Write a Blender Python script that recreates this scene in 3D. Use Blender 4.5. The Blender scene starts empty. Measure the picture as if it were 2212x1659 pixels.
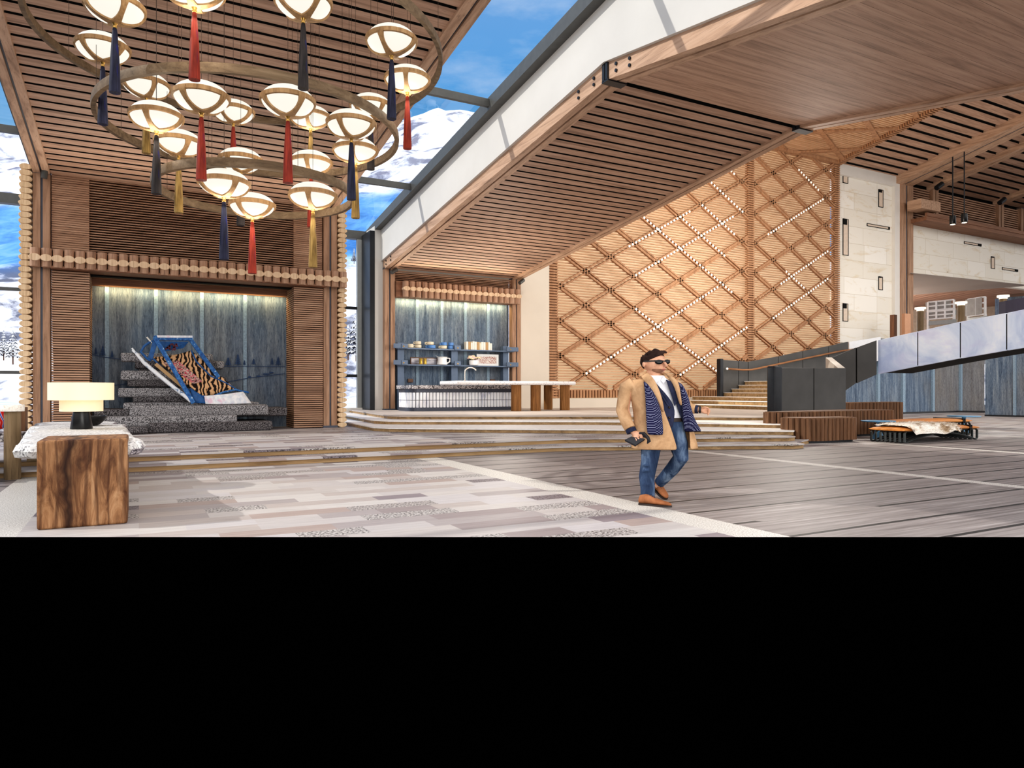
import bpy, bmesh, math, random
from mathutils import Vector, Matrix
random.seed(7)
PI = math.pi
SC = bpy.context.scene
COL = SC.collection
F, CX, HY, EYE = 1514.0, 1106.0, 843.0, 1.35
TH = math.radians(28.03)
CS, SN = math.cos(TH), math.sin(TH)

# ---------------------------------------------------------------- survey: photo measurements -> building coordinates
# building axes: x runs along the back walls, y runs into the hall, z is up; camera stands over the origin
def ray(px, py):
    dx = (px - CX) / F
    return dx * CS + SN, -dx * SN + CS, (HY - py) / F
def P(px, py, Y):
    a, b, c = ray(px, py); return Vector((a * Y, b * Y, EYE + c * Y))
def on_y(px, py, y):
    a, b, c = ray(px, py); t = y / b; return Vector((a * t, y, EYE + c * t))
def on_x(px, py, x):
    a, b, c = ray(px, py); t = x / a; return Vector((x, b * t, EYE + c * t))
def on_z(px, py, z):
    a, b, c = ray(px, py); t = (z - EYE) / c; return Vector((a * t, b * t, z))
def cam(X, Y, z):
    return Vector((X * CS + Y * SN, -X * SN + Y * CS, z))
CR = Vector((CS, -SN, 0)); CF = Vector((SN, CS, 0)); UP = Vector((0, 0, 1))

def L(r, g, b, a=1.0):
    f = lambda c: ((c / 255.0) / 12.92) if c / 255.0 <= 0.04045 else (((c / 255.0) + 0.055) / 1.055) ** 2.4
    return (f(r), f(g), f(b), a)

# ---------------------------------------------------------------- mesh builder
class MB:
    def __init__(s):
        s.v = []; s.f = []; s.m = []
    def add(s, vs, fs, mi=0):
        o = len(s.v)
        s.v += [Vector(q) for q in vs]
        for f in fs:
            s.f.append([i + o for i in f]); s.m.append(mi)
        return s
    def box(s, lo, hi, mi=0):
        x0, y0, z0 = lo; x1, y1, z1 = hi
        return s.add([(x0,y0,z0),(x1,y0,z0),(x1,y1,z0),(x0,y1,z0),(x0,y0,z1),(x1,y0,z1),(x1,y1,z1),(x0,y1,z1)],
                     [(0,3,2,1),(4,5,6,7),(0,1,5,4),(1,2,6,5),(2,3,7,6),(3,0,4,7)], mi)
    def bar(s, p0, p1, w, h, up=(0,0,1), mi=0):
        p0, p1 = Vector(p0), Vector(p1); d = (p1 - p0).normalized(); up = Vector(up)
        sd = d.cross(up)
        if sd.length < 1e-5: sd = d.cross(Vector((0,1,0)))
        sd.normalize(); u = sd.cross(d).normalized()
        a, b = sd * w / 2, u * h / 2
        vs = [p0-a-b, p0+a-b, p0+a+b, p0-a+b, p1-a-b, p1+a-b, p1+a+b, p1-a+b]
        return s.add(vs, [(0,1,2,3),(4,7,6,5),(0,4,5,1),(1,5,6,2),(2,6,7,3),(3,7,4,0)], mi)
    def prism(s, poly, z0, z1, mi=0, mtop=None):
        n = len(poly); vs = [(p[0], p[1], z0) for p in poly] + [(p[0], p[1], z1) for p in poly]
        s.add(vs, [tuple(range(n-1, -1, -1))] + [(i, (i+1) % n, n + (i+1) % n, n + i) for i in range(n)], mi)
        o = len(s.v) - n
        s.f.append([o + i for i in range(n)]); s.m.append(mi if mtop is None else mtop)
        return s
    def extrude(s, poly, d, mi=0):
        n = len(poly); d = Vector(d); poly = [Vector(p) for p in poly]
        return s.add(poly + [p + d for p in poly], [tuple(range(n-1,-1,-1)), tuple(range(n, 2*n))] + [(i,(i+1)%n,n+(i+1)%n,n+i) for i in range(n)], mi)
    def loft(s, rings, cap=True, closed=True, mi=0):
        n = len(rings[0]); o = len(s.v); vs = [q for r in rings for q in r]; fs = []
        for k in range(len(rings) - 1):
            for i in range(n if closed else n - 1):
                j = (i + 1) % n
                fs.append((k*n+i, k*n+j, (k+1)*n+j, (k+1)*n+i))
        if cap and closed:
            fs.append(tuple(range(n-1,-1,-1))); fs.append(tuple(range((len(rings)-1)*n, len(rings)*n)))
        return s.add(vs, fs, mi)
    def tube(s, path, r, n=10, cap=True, flat=1.0, mi=0, side=None):
        path = [Vector(p) for p in path]; m = len(path)
        rr = r if isinstance(r, (list, tuple)) else [r] * m
        rings = []; ref = Vector(side) if side is not None else None
        for k in range(m):
            d = (path[min(k+1, m-1)] - path[max(k-1, 0)]).normalized()
            if ref is None:
                ref = d.cross(UP if abs(d.z) < 0.9 else Vector((1,0,0)))
            a = (ref - d * ref.dot(d)).normalized(); b = d.cross(a); ref = a
            rings.append([path[k] + a * rr[k] * math.cos(2*PI*i/n) + b * rr[k] * flat * math.sin(2*PI*i/n) for i in range(n)])
        return s.loft(rings, cap, mi=mi)
    def lathe(s, prof, c=(0,0,0), n=24, mi=0, sx=1.0, sy=1.0):
        c = Vector(c)
        rings = [[c + Vector((r*sx*math.cos(2*PI*i/n), r*sy*math.sin(2*PI*i/n), z)) for i in range(n)] for r, z in prof]
        return s.loft(rings, True, mi=mi)
    def ell(s, c, r, n=16, m=10, ax=None, mi=0):
        c = Vector(c); ax = ax or (Vector((1,0,0)), Vector((0,1,0)), Vector((0,0,1)))
        rings = []
        for k in range(m + 1):
            t = -PI/2 + PI * k / m; t = max(-PI/2 + .02, min(PI/2 - .02, t))
            rings.append([c + ax[0]*r[0]*math.cos(t)*math.cos(2*PI*i/n) + ax[1]*r[1]*math.cos(t)*math.sin(2*PI*i/n) + ax[2]*r[2]*math.sin(t) for i in range(n)])
        return s.loft(rings, True, mi=mi)
    def rbox(s, lo, hi, r, mi=0, seg=3):
        bm = bmesh.new(); bmesh.ops.create_cube(bm, size=1.0)
        lo, hi = Vector(lo), Vector(hi)
        for v in bm.verts:
            v.co = Vector(((lo.x+hi.x)/2 + v.co.x*(hi.x-lo.x), (lo.y+hi.y)/2 + v.co.y*(hi.y-lo.y), (lo.z+hi.z)/2 + v.co.z*(hi.z-lo.z)))
        bmesh.ops.bevel(bm, geom=list(bm.edges), offset=r, segments=seg, profile=0.6, affect='EDGES')
        bm.verts.index_update()
        s.add([v.co.copy() for v in bm.verts], [[v.index for v in f.verts] for f in bm.faces], mi)
        bm.free(); return s
    def build(s, name, mats, parent=None, smooth=False, bevel=0.0, label=None, remesh=0.0, solid=0.0, subsurf=0):
        me = bpy.data.meshes.new(name)
        off = parent_loc(parent)
        me.from_pydata([tuple(q - off) for q in s.v], [], s.f)
        mats = mats if isinstance(mats, (list, tuple)) else [mats]
        for m in mats: me.materials.append(m)
        for p, mi in zip(me.polygons, s.m): p.material_index = mi
        bm = bmesh.new(); bm.from_mesh(me)
        bmesh.ops.recalc_face_normals(bm, faces=bm.faces)
        bm.to_mesh(me); bm.free()
        if smooth or remesh:
            me.shade_smooth()
            if not remesh: me.set_sharp_from_angle(angle=math.radians(38))
        o = bpy.data.objects.new(name, me); COL.objects.link(o)
        if parent is not None: o.parent = parent
        if remesh:
            md = o.modifiers.new('skin', 'REMESH'); md.mode = 'VOXEL'; md.voxel_size = remesh; md.use_smooth_shade = True
            sm = o.modifiers.new('soft', 'SMOOTH'); sm.factor = .5; sm.iterations = 4
        if solid:
            md = o.modifiers.new('thick', 'SOLIDIFY'); md.thickness = solid; md.offset = 0
        if subsurf:
            md = o.modifiers.new('sub', 'SUBSURF'); md.levels = subsurf; md.render_levels = subsurf
        if bevel:
            md = o.modifiers.new('bev', 'BEVEL'); md.width = bevel; md.segments = 2; md.limit_method = 'ANGLE'
        if label: o['label'] = label
        return o
LOC = {}
def parent_loc(p):
    q = Vector((0,0,0))
    while p is not None:
        q += Vector(p.location); p = p.parent
    return q
def tag(o, label, cat, group=None, kind=None):
    o['label'] = label; o['category'] = cat
    if group: o['group'] = group
    if kind: o['kind'] = kind
    return o
def thing(name, loc, label, cat, group=None, kind=None):
    o = bpy.data.objects.new(name, None); COL.objects.link(o); o.location = Vector(loc); o.empty_display_size = .1
    return tag(o, label, cat, group, kind)
def struct(o, label, cat):
    return tag(o, label, cat, None, 'structure')
def dup(root, loc, label=None):
    def cp(o, parent):
        c = o.copy(); COL.objects.link(c)
        if parent is not None: c.parent = parent
        for k in list(o.children): cp(k, c)
        return c
    r = cp(root, None); r.location = Vector(loc)
    if label: r['label'] = label
    return r

# ---------------------------------------------------------------- node helpers
class NT:
    def __init__(s, name):
        s.mat = bpy.data.materials.new(name); s.mat.use_nodes = True
        s.t = s.mat.node_tree; s.t.nodes.clear()
        s.out = s.t.nodes.new('ShaderNodeOutputMaterial')
    def n(s, typ, ins=None, **kw):
        nd = s.t.nodes.new('ShaderNode' + typ)
        for k, v in kw.items(): setattr(nd, k, v)
        for k, v in (ins or {}).items(): s.set(nd, k, v)
        return nd
    def set(s, nd, k, v):
        i = nd.inputs[k]
        if isinstance(v, bpy.types.NodeSocket): s.t.links.new(v, i)
        else: i.default_value = v
    def math(s, op, a, b=0.0, c=None, clamp=False):
        nd = s.n('Math', operation=op, use_clamp=clamp); s.set(nd, 0, a); s.set(nd, 1, b)
        if c is not None: s.set(nd, 2, c)
        return nd.outputs[0]
    def mix(s, f, a, b, mode='MIX'):
        nd = s.n('Mix', data_type='RGBA', blend_type=mode, clamp_factor=True)
        s.set(nd, 0, f); s.set(nd, 6, a); s.set(nd, 7, b)
        return nd.outputs[2]
    def pos(s):
        return s.n('NewGeometry').outputs['Position']
    def obj(s):
        return s.n('TexCoord').outputs['Object']
    def mapv(s, v, scale=(1,1,1), loc=(0,0,0), rot=(0,0,0)):
        return s.n('Mapping', {'Vector': v, 'Scale': scale, 'Location': loc, 'Rotation': rot}).outputs[0]
    def noise(s, v, scale=5, detail=4, rough=.5, dist=0.0):
        return s.n('TexNoise', {'Vector': v, 'Scale': scale, 'Detail': detail, 'Roughness': rough, 'Distortion': dist}).outputs[0]
    def ramp(s, f, stops, interp='LINEAR'):
        nd = s.n('ValToRGB', {'Fac': f}); cr = nd.color_ramp; cr.interpolation = interp
        while len(cr.elements) < len(stops): cr.elements.new(.5)
        for e, (p, c) in zip(cr.elements, stops): e.position = p; e.color = c if len(c) == 4 else (*c, 1)
        return nd.outputs[0]
    def done(s, color, rough=.6, spec=.3, metal=0.0, bump=None, bstr=.3, bdist=.02, emit=None, estr=0.0, trans=0.0, alpha=1.0):
        b = s.n('BsdfPrincipled'); s.set(b, 'Base Color', color); s.set(b, 'Roughness', rough)
        s.set(b, 'Specular IOR Level', spec); s.set(b, 'Metallic', metal)
        if bump is not None:
            bn = s.n('Bump', {'Height': bump, 'Strength': bstr, 'Distance': bdist}); s.set(b, 'Normal', bn.outputs[0])
        if emit is not None: s.set(b, 'Emission Color', emit); s.set(b, 'Emission Strength', estr)
        if trans: s.set(b, 'Transmission Weight', trans)
        s.t.links.new(b.outputs[0], s.out.inputs[0]); return s.mat

def plain(name, col, rough=.5, metal=0.0, spec=.4, var=.12, vs=6.0, emit=0.0):
    t = NT(name); p = t.obj()
    n = t.noise(p, vs, 5)
    lo = tuple(c * (1 - var) for c in col[:3]) + (1,); hi = tuple(min(1, c * (1 + var)) for c in col[:3]) + (1,)
    c = t.ramp(n, [(.3, lo), (.7, hi)])
    return t.done(c, rough, spec, metal, emit=c if emit else None, estr=emit)

def wood(name, dark, mid, light, axis=0, s=1.0, rough=.6, flecks=.35, coord='pos'):
    t = NT(name); p = t.pos() if coord == 'pos' else t.obj()
    sc = [9 * s] * 3; sc[axis] = .55 * s
    v = t.mapv(p, sc)
    n1 = t.noise(v, 1.0, 6, .62, .6)
    sc2 = [55 * s] * 3; sc2[axis] = 2.2 * s
    n2 = t.noise(t.mapv(p, sc2), 1.0, 3, .6)
    n3 = t.noise(p, .45 * s, 2)
    c = t.ramp(n1, [(.28, dark), (.5, mid), (.74, light)])
    c = t.mix(t.math('MULTIPLY', n3, .35), c, light)
    fl = t.ramp(n2, [(.30, (0,0,0)), (.42, (1,1,1))])
    c = t.mix(flecks, c, fl, 'MULTIPLY')
    return t.done(c, rough, .25, bump=n2, bstr=.12, bdist=.01)

def granite(name, base, speck, mid, scale=55.0, amt=.5, rough=.55, bump=.15):
    t = NT(name); p = t.pos()
    n1 = t.noise(p, scale, 3, .6); n2 = t.noise(p, scale * .45, 2, .5)
    c = t.ramp(n1, [(amt - .12, speck), (amt - .03, mid), (amt + .06, base)])
    c = t.mix(t.ramp(n2, [(.62, (0,0,0)), (.7, (.55,.55,.55))]), c, mid)
    return t.done(c, rough, .3, bump=n1, bstr=bump, bdist=.01)

EXPO = -0.10; SUN = 2.5; WARM = (1.75, 1.7, 1.66); SCRGLOW = .36
LOOK = 'Medium High Contrast'

# ---------------------------------------------------------------- materials
M = {}
M['beam_x'] = wood('beam_wood', L(130,100,80), L(188,154,128), L(212,180,156), 1, .9)
M['post'] = wood('post_wood', L(118,88,68), L(172,136,110), L(198,164,138), 2, 1.1)
M['plank'] = wood('ceiling_plank', L(120,92,76), L(178,144,122), L(202,170,148), 0, .9)
M['slat'] = wood('slat_wood', L(126,92,72), L(180,142,116), L(206,170,144), 0, 1.0)
M['slat_lat'] = wood('screen_slat_wood', L(150,112,84), L(200,160,126), L(218,182,150), 0, .6)
M['diag'] = wood('screen_diagonal_wood', L(130,92,66), L(178,134,100), L(198,156,122), 2, .6)
M['log'] = wood('log_side_wood', L(118,90,72), L(178,142,118), L(204,172,148), 2, 1.6, coord='pos')
M['logend'] = wood('log_end_wood', L(176,140,104), L(222,192,154), L(240,216,184), 2, 2.0, flecks=.12)
M['logend2'] = wood('log_face_wood', L(180,144,108), L(226,196,162), L(242,220,192), 2, 2.0, flecks=.1)
M['riser'] = wood('riser_wood', L(98,76,50), L(160,130,92), L(190,162,122), 0, .8, flecks=.4)
M['stave'] = wood('stave_wood', L(62,42,28), L(106,76,54), L(134,100,74), 2, 1.2, flecks=.5)
M['barkpost'] = wood('bar_log_wood', L(84,52,24), L(140,96,54), L(176,130,82), 2, 1.5, flecks=.5)
M['greypost'] = wood('grey_post_wood', L(84,70,50), L(126,106,80), L(150,130,102), 2, 1.5, flecks=.4)
M['rosewood'] = wood('dark_soffit_wood', L(96,66,50), L(138,100,78), L(156,116,92), 0, .8)
M['oak'] = wood('handrail_wood', L(100,66,42), L(140,98,66), L(160,116,82), 0, 1.4)
M['darkpost'] = wood('dark_post_wood', L(52,32,20), L(88,56,36), L(112,74,50), 2, 1.5)
M['peach'] = plain('peach_panel', L(196,150,120), .6, var=.05)
M['steel'] = plain('grey_steel', L(92,92,90), .45, .3, var=.08)
M['steel_dk'] = plain('dark_steel', L(44,46,50), .4, .3, var=.1)
M['steel_lt'] = plain('light_steel', L(160,162,160), .45, .2, var=.05)
M['joint'] = plain('blue_grey_metal', L(88,92,104), .4, .3, var=.08)
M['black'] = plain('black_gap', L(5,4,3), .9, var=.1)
M['void'] = plain('dark_backing', L(10,7,5), .9, var=.2)
M['white'] = plain('white_plaster', L(232,228,222), .75, var=.025, vs=1.2)
M['fascia'] = plain('fascia_plaster', L(208,205,200), .8, var=.03, vs=.9)
M['white2'] = plain('cream_plaster', L(222,212,198), .8, var=.03, vs=1.0)
M['soffit'] = plain('grey_soffit', L(182,172,164), .8, var=.03, vs=.6)
M['rail'] = plain('charcoal_rail_panel', L(78,77,76), .5, .2, var=.12, vs=1.5)
M['rail_lt'] = plain('pale_rail_inside', L(178,172,164), .5, .1, var=.08, vs=1.5)
M['rail_white'] = plain('white_rail_panel', L(224,226,230), .5, var=.04)
M['bluepaint'] = plain('blue_paint', L(40,92,150), .5, var=.25, vs=14)
M['bluedeep'] = plain('deep_blue_paint', L(34,74,138), .5, var=.3, vs=16)
M['bluedisc'] = plain('blue_metal', L(96,150,188), .35, .3, var=.1)
M['shelfblue'] = plain('shelf_steel_blue', L(104,120,142), .5, .2, var=.06)
M['mural'] = plain('mural_ink', L(54,76,112), .8, var=.1)
M['brass'] = plain('brass', L(200,160,90), .3, .8, var=.08)
M['chrome'] = plain('chrome', L(214,206,196), .2, .9, var=.05)
M['lampblack'] = plain('lamp_black', L(22,22,24), .25, .1, var=.2)
M['wire'] = plain('thin_wire', L(70,52,40), .6, .2, var=.05)
M['ringwood'] = wood('ring_wood', L(78,62,46), L(112,92,70), L(138,118,94), 0, 1.6, flecks=.3)
M['lampwood'] = wood('lamp_band_wood', L(120,90,58), L(166,130,90), L(190,156,114), 2, 2.2, flecks=.2)
M['orange'] = wood('orange_leather', L(150,86,34), L(198,126,60), L(220,158,92), 0, .8, rough=.45, flecks=.15)
M['rib'] = plain('bench_rib_metal', L(64,68,68), .45, .3, var=.1)
M['tin'] = plain('gold_tin', L(186,156,70), .35, .5, var=.1)
M['cream'] = plain('cream_ceramic', L(226,214,188), .4, var=.05)
M['blueceramic'] = plain('blue_ceramic', L(92,140,200), .4, var=.08)
M['whiteceramic'] = plain('white_ceramic', L(238,238,236), .3, var=.02)
M['plate_brown'] = plain('brown_plate', L(112,82,64), .5, var=.08)
M['paper'] = plain('white_cover', L(236,232,222), .6, var=.03)
M['kraft'] = plain('kraft_cover', L(186,152,108), .6, var=.06)
M['petal_pink'] = plain('pink_petals', L(246,206,206), .7, var=.08)
M['petal_cream'] = plain('cream_petals', L(250,226,188), .7, var=.08)
M['leafgreen'] = plain('leaf_green', L(92,110,84), .7, var=.15)
M['navy'] = plain('navy_panel', L(54,52,72), .5, var=.06)
M['partition'] = plain('partition_white', L(232,232,232), .5, var=.03)
M['partition_in'] = plain('partition_slats', L(160,156,152), .6, var=.12, vs=3)
M['louvre'] = plain('beige_louvre', L(206,190,172), .6, var=.1)
M['carpetcap'] = granite('marble_cap', L(244,240,232), L(196,186,170), L(230,222,210), 30, .42)
M['granite_w'] = granite('white_granite', L(214,213,212), L(58,56,60), L(160,158,160), 40, .44)
M['granite_d'] = granite('dark_granite_edge', L(196,190,194), L(48,44,52), L(112,106,116), 60, .5)
M['granite_g'] = granite('grey_boulder', L(176,174,176), L(40,38,40), L(104,102,104), 46, .5, .8, .5)
M['granite_k'] = granite('dark_boulder', L(128,124,126), L(26,24,26), L(66,62,64), 46, .51, .8, .5)
M['counter_g'] = granite('counter_granite', L(214,210,210), L(58,54,58), L(150,144,146), 22, .5)
M['counter_w'] = granite('counter_white_granite', L(240,238,238), L(96,92,98), L(200,196,200), 20, .40)

def glow(name, col, s, base=None):
    t = NT(name); p = t.obj(); n = t.noise(p, 3, 2)
    c = t.ramp(n, [(.2, tuple(q * .97 for q in col[:3]) + (1,)), (.8, col)])
    return t.done(base or c, .5, .2, emit=c, estr=s)
M['globe'] = glow('lamp_glass', L(255,250,238), .86, L(90,88,84))
M['shade'] = glow('lamp_shade', L(255,226,160), .42, L(214,204,186))
M['cap_glow'] = glow('post_lamp_glow', L(255,246,226), .8)
M['spot_glow'] = glow('spot_lens', L(255,244,220), 3.0)

def glassmat():
    t = NT('window_glass')
    tr = t.n('BsdfTransparent', {'Color': (.97,.985,.99,1)}); gl = t.n('BsdfGlossy', {'Roughness': .02, 'Color': (.9,.95,1,1)})
    fr = t.n('Fresnel', {'IOR': 1.25})
    mx = t.n('MixShader'); t.set(mx, 0, t.math('MULTIPLY', fr.outputs[0], .12)); t.t.links.new(tr.outputs[0], mx.inputs[1]); t.t.links.new(gl.outputs[0], mx.inputs[2])
    t.t.links.new(mx.outputs[0], t.out.inputs[0]); return t.mat
M['glass'] = glassmat()

def bluewood(name, tint=0.0):
    t = NT(name); p = t.pos()
    n1 = t.noise(t.mapv(p, (7,7,.55)), 1, 6, .65, .4)
    n2 = t.noise(t.mapv(p, (46,46,7)), 1, 4, .7)
    n3 = t.noise(t.mapv(p, (.9,.9,.35)), 1, 2)
    c = t.ramp(n1, [(.25, L(66,80,100)), (.47, L(104,121,142)), (.62, L(134,149,164)), (.8, L(176,185,191))])
    c = t.mix(t.ramp(n3, [(.45, (0,0,0)), (.75, (.5,.5,.5))]), c, L(132,128,120))
    if tint: c = t.mix(tint, c, L(150,136,118))
    f = t.ramp(n2, [(.34, (.35,.38,.45)), (.5, (1,1,1))])
    c = t.mix(.75, c, f, 'MULTIPLY')
    c = t.mix(t.ramp(n2, [(.60, (0,0,0)), (.72, (.45,.45,.45))]), c, L(190,198,200))
    return t.done(c, .75, .2, bump=n2, bstr=.35, bdist=.02)
M['bluewood'] = bluewood('blue_wood_panel'); M['bluewood_tan'] = bluewood('blue_tan_panel', .45)
M['batten'] = plain('pale_blue_batten', L(140,162,180), .6, var=.2, vs=20)

def floormat(plain_only=False, name='hall_floor'):
    t = NT(name); p = t.pos(); sx = t.n('SeparateXYZ', {'Vector': p}); x, y = sx.outputs[0], sx.outputs[1]
    # mosaic of short stone strips
    br = t.n('TexBrick', {'Vector': t.mapv(p, (1,1,1)), 'Color1': (0,0,0,1), 'Color2': (1,1,1,1), 'Mortar': (.5,.5,.5,1), 'Scale': 1.0,
                          'Mortar Size': 0.0, 'Brick Width': 1.05, 'Row Height': .31, 'Bias': 0.0}, offset=.37, offset_frequency=2, squash=.62, squash_frequency=3)
    rnd = t.n('SeparateColor', {'Color': br.outputs[0]}).outputs[0]
    tile = t.ramp(rnd, [(0, L(196,193,193)), (.16, L(172,166,167)), (.27, L(202,199,197)), (.40, L(158,149,150)), (.48, L(206,204,202)), (.6, L(188,181,178)), (.70, L(176,162,157)), (.76, L(200,198,200)), (.88, L(146,138,144)), (.93, L(196,192,190))], 'CONSTANT')
    streak = t.noise(t.mapv(p, (1.6,26,26)), 1, 4, .6)
    tile = t.mix(.5, tile, t.ramp(streak, [(.3, (.72,.7,.7)), (.62, (1.08,1.07,1.06))]), 'MULTIPLY')
    speck = t.noise(p, 38, 3, .6)
    spm = t.ramp(rnd, [(0, (0,0,0)), (.33, (.9,.9,.9)), (.41, (0,0,0)), (.54, (.9,.9,.9)), (.61, (0,0,0)), (.90, (.8,.8,.8)), (.94, (0,0,0))], 'CONSTANT')
    sp = t.ramp(speck, [(.44, (.12,.11,.12)), (.53, (1,1,1))])
    tile = t.mix(spm, tile, t.mix(1.0, tile, sp, 'MULTIPLY'))
    fine = t.noise(p, 90, 2, .6)
    tile = t.mix(1.0, tile, L(236,234,234), 'MULTIPLY')
    tile = t.mix(.25, tile, t.ramp(fine, [(.3, (.75,.74,.75)), (.6, (1,1,1))]), 'MULTIPLY')
    if plain_only:
        return t.done(tile, .55, .3, bump=fine, bstr=.05)
    # dark boards with grooves
    g1 = t.noise(t.mapv(p, (.5,16,16)), 1, 6, .65, .3)
    g2 = t.noise(t.mapv(p, (2.2,70,70)), 1, 3, .6)
    g3 = t.noise(t.mapv(p, (.15,1.5,1)), 1, 2)
    wd = t.ramp(g1, [(.26, L(84,78,76)), (.46, L(124,117,115)), (.6, L(150,143,141)), (.76, L(186,182,180))])
    wd = t.mix(t.math('MULTIPLY', g3, .3), wd, L(138,130,130))
    wd = t.mix(.4, wd, t.ramp(g2, [(.32, (.5,.48,.48)), (.48, (1,1,1))]), 'MULTIPLY')
    fr = t.math('FRACT', t.math('DIVIDE', t.math('ADD', y, .32), .685))
    gv = t.math('LESS_THAN', fr, .088)
    nb = t.noise(t.mapv(p, (.22,1.46,1)), 1.0, 0)
    gv = t.math('MULTIPLY', gv, t.math('GREATER_THAN', nb, .24))
    wd = t.mix(gv, wd, L(30,30,32))
    # pale speckled strips
    sn = t.noise(p, 70, 3, .65)
    strip = t.ramp(sn, [(.34, L(120,114,108)), (.46, L(188,184,178)), (.6, L(216,213,208))])
    def band(a, b):
        return t.math('MULTIPLY', t.math('GREATER_THAN', x, a), t.math('LESS_THAN', x, b))
    c = t.mix(band(-1.0, 4.85), wd, tile)
    c = t.mix(t.math('MULTIPLY', band(14, 60), t.math('GREATER_THAN', y, 11.2)), c, tile)
    for a, b in ((-1.62,-1.0),(4.85,5.3),(10.72,11.0),(16.6,16.9),(22.4,22.7)):
        c = t.mix(band(a, b), c, strip)
    return t.done(c, .5, .3, bump=g2, bstr=.05)
M['floor'] = floormat()
M['tile'] = floormat(True, 'platform_mosaic')
M['tread'] = plain('tread_stone', L(234,230,226), .6, var=.08, vs=9)
M['topfloor'] = plain('upper_floor_stone', L(188,178,170), .6, var=.08, vs=3)

def stone():
    t = NT('travertine'); p = t.pos(); sx = t.n('SeparateXYZ', {'Vector': p})
    v = t.n('CombineXYZ', {'X': sx.outputs[0], 'Y': sx.outputs[2], 'Z': 0.0}).outputs[0]
    br = t.n('TexBrick', {'Vector': v, 'Color1': L(250,246,238), 'Color2': L(240,234,222), 'Mortar': L(214,204,186), 'Scale': 1.0, 'Mortar Size': .012,
                          'Brick Width': 3.1, 'Row Height': 1.02, 'Mortar Smooth': .1}, offset=.43, squash=.7, squash_frequency=3)
    n1 = t.noise(t.mapv(p, (.5,.5,1.6)), 1, 6, .7, 1.2)
    c = t.mix(t.ramp(n1, [(.54, (0,0,0)), (.66, (.6,.6,.6))]), br.outputs[0], L(222,204,172))
    n2 = t.noise(p, 3.2, 3, .6)
    c = t.mix(t.ramp(n2, [(.735, (0,0,0)), (.76, (.8,.8,.8))]), c, L(120,100,76))
    return t.done(c, .7, .2)
M['stone'] = stone()

def cloudpanel():
    t = NT('cloud_print_panel'); p = t.pos()
    n1 = t.noise(p, .55, 6, .6, .8); n2 = t.noise(t.mapv(p, (1,.5,1.2)), 1.3, 5, .6)
    c = t.ramp(n1, [(.32, L(168,182,214)), (.45, L(204,214,232)), (.58, L(226,231,241)), (.75, L(242,244,249))])
    c = t.mix(t.ramp(n2, [(.5, (0,0,0)), (.7, (.6,.6,.6))]), c, L(196,192,222))
    return t.done(c, .35, .4, emit=c, estr=.16)  # faint self-glow brightens the printed panels, no light behind them
M['cloud'] = cloudpanel()

def burl():
    t = NT('walnut_block'); p = t.obj()
    v = t.mapv(p, (5,5,1.1))
    n0 = t.noise(p, 1.6, 3, .5)
    wv = t.n('TexWave', {'Vector': t.mapv(p, (1,1,.16)), 'Scale': 2.6, 'Distortion': 7.0, 'Detail': 4.0, 'Detail Scale': 1.6}, bands_direction='X').outputs[1]
    n1 = t.noise(v, 1.6, 7, .68, 1.1)
    c = t.ramp(n1, [(.30, L(52,28,16)), (.43, L(108,72,46)), (.55, L(150,110,76)), (.74, L(186,148,112))])
    c = t.mix(t.ramp(wv, [(0, (.62,.62,.62)), (.22, (0,0,0))]), c, L(66,34,18))
    sx = t.n('SeparateXYZ', {'Vector': p})
    crack = t.math('ABSOLUTE', t.math('ADD', sx.outputs[0], t.math('ADD', t.math('MULTIPLY', n0, .5), -.22)))
    c = t.mix(t.ramp(crack, [(0, (.95,.95,.95)), (.05, (.3,.3,.3)), (.11, (0,0,0))]), c, L(38,16,8))
    f = t.noise(t.mapv(p, (60,60,5)), 1, 3, .6)
    c = t.mix(.4, c, t.ramp(f, [(.32, (.45,.4,.36)), (.5, (1,1,1))]), 'MULTIPLY')
    return t.done(c, .6, .25, bump=n1, bstr=.4, bdist=.03)
M['burl'] = burl()

def flutes():
    t = NT('glazed_flutes'); p = t.pos()
    n = t.noise(t.mapv(p, (9,9,1.2)), 1, 3, .6, .6)
    c = t.ramp(n, [(.3, L(170,174,196)), (.42, L(240,240,244)), (.6, L(252,252,253))])
    return t.done(c, .25, .5, emit=c, estr=.12)  # faint self-glow brightens the flutes, they are no lamp
M['flute'] = flutes()

def textile():
    t = NT('painted_leather'); p = t.obj()
    w = t.n('TexWave', {'Vector': t.mapv(p, (1,1,1)), 'Scale': 2.6, 'Distortion': 11.0, 'Detail': 3.0, 'Detail Scale': 1.2}).outputs[1]
    c = t.ramp(w, [(.0, L(30,20,16)), (.40, L(42,28,22)), (.50, L(206,160,116)), (1, L(222,182,140))])
    return t.done(c, .7, .2)
M['leopard'] = textile()
def pinkrug():
    t = NT('pink_fleck_cloth'); p = t.obj()
    n = t.noise(p, 26, 3, .6); n2 = t.noise(t.mapv(p, (1,1,1), (3,1,7)), 22, 3, .6)
    c = t.ramp(n, [(.40, L(60,44,46)), (.5, L(190,150,140)), (.62, L(214,190,180))])
    c = t.mix(t.ramp(n2, [(.54, (0,0,0)), (.6, (.9,.9,.9))]), c, L(214,84,104))
    return t.done(c, .8, .2)
M['pinkrug'] = pinkrug()
def snowpaint():
    t = NT('snow_flecked_white'); p = t.obj(); n = t.noise(p, 9, 4, .6); n2 = t.noise(p, 5, 3)
    c = t.ramp(n, [(.3, L(206,214,226)), (.6, L(244,244,246))])
    c = t.mix(t.ramp(n2, [(.56, (0,0,0)), (.66, (.6,.6,.6))]), c, L(226,176,200))
    return t.done(c, .7, .2)
M['snowpink'] = snowpaint()
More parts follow.
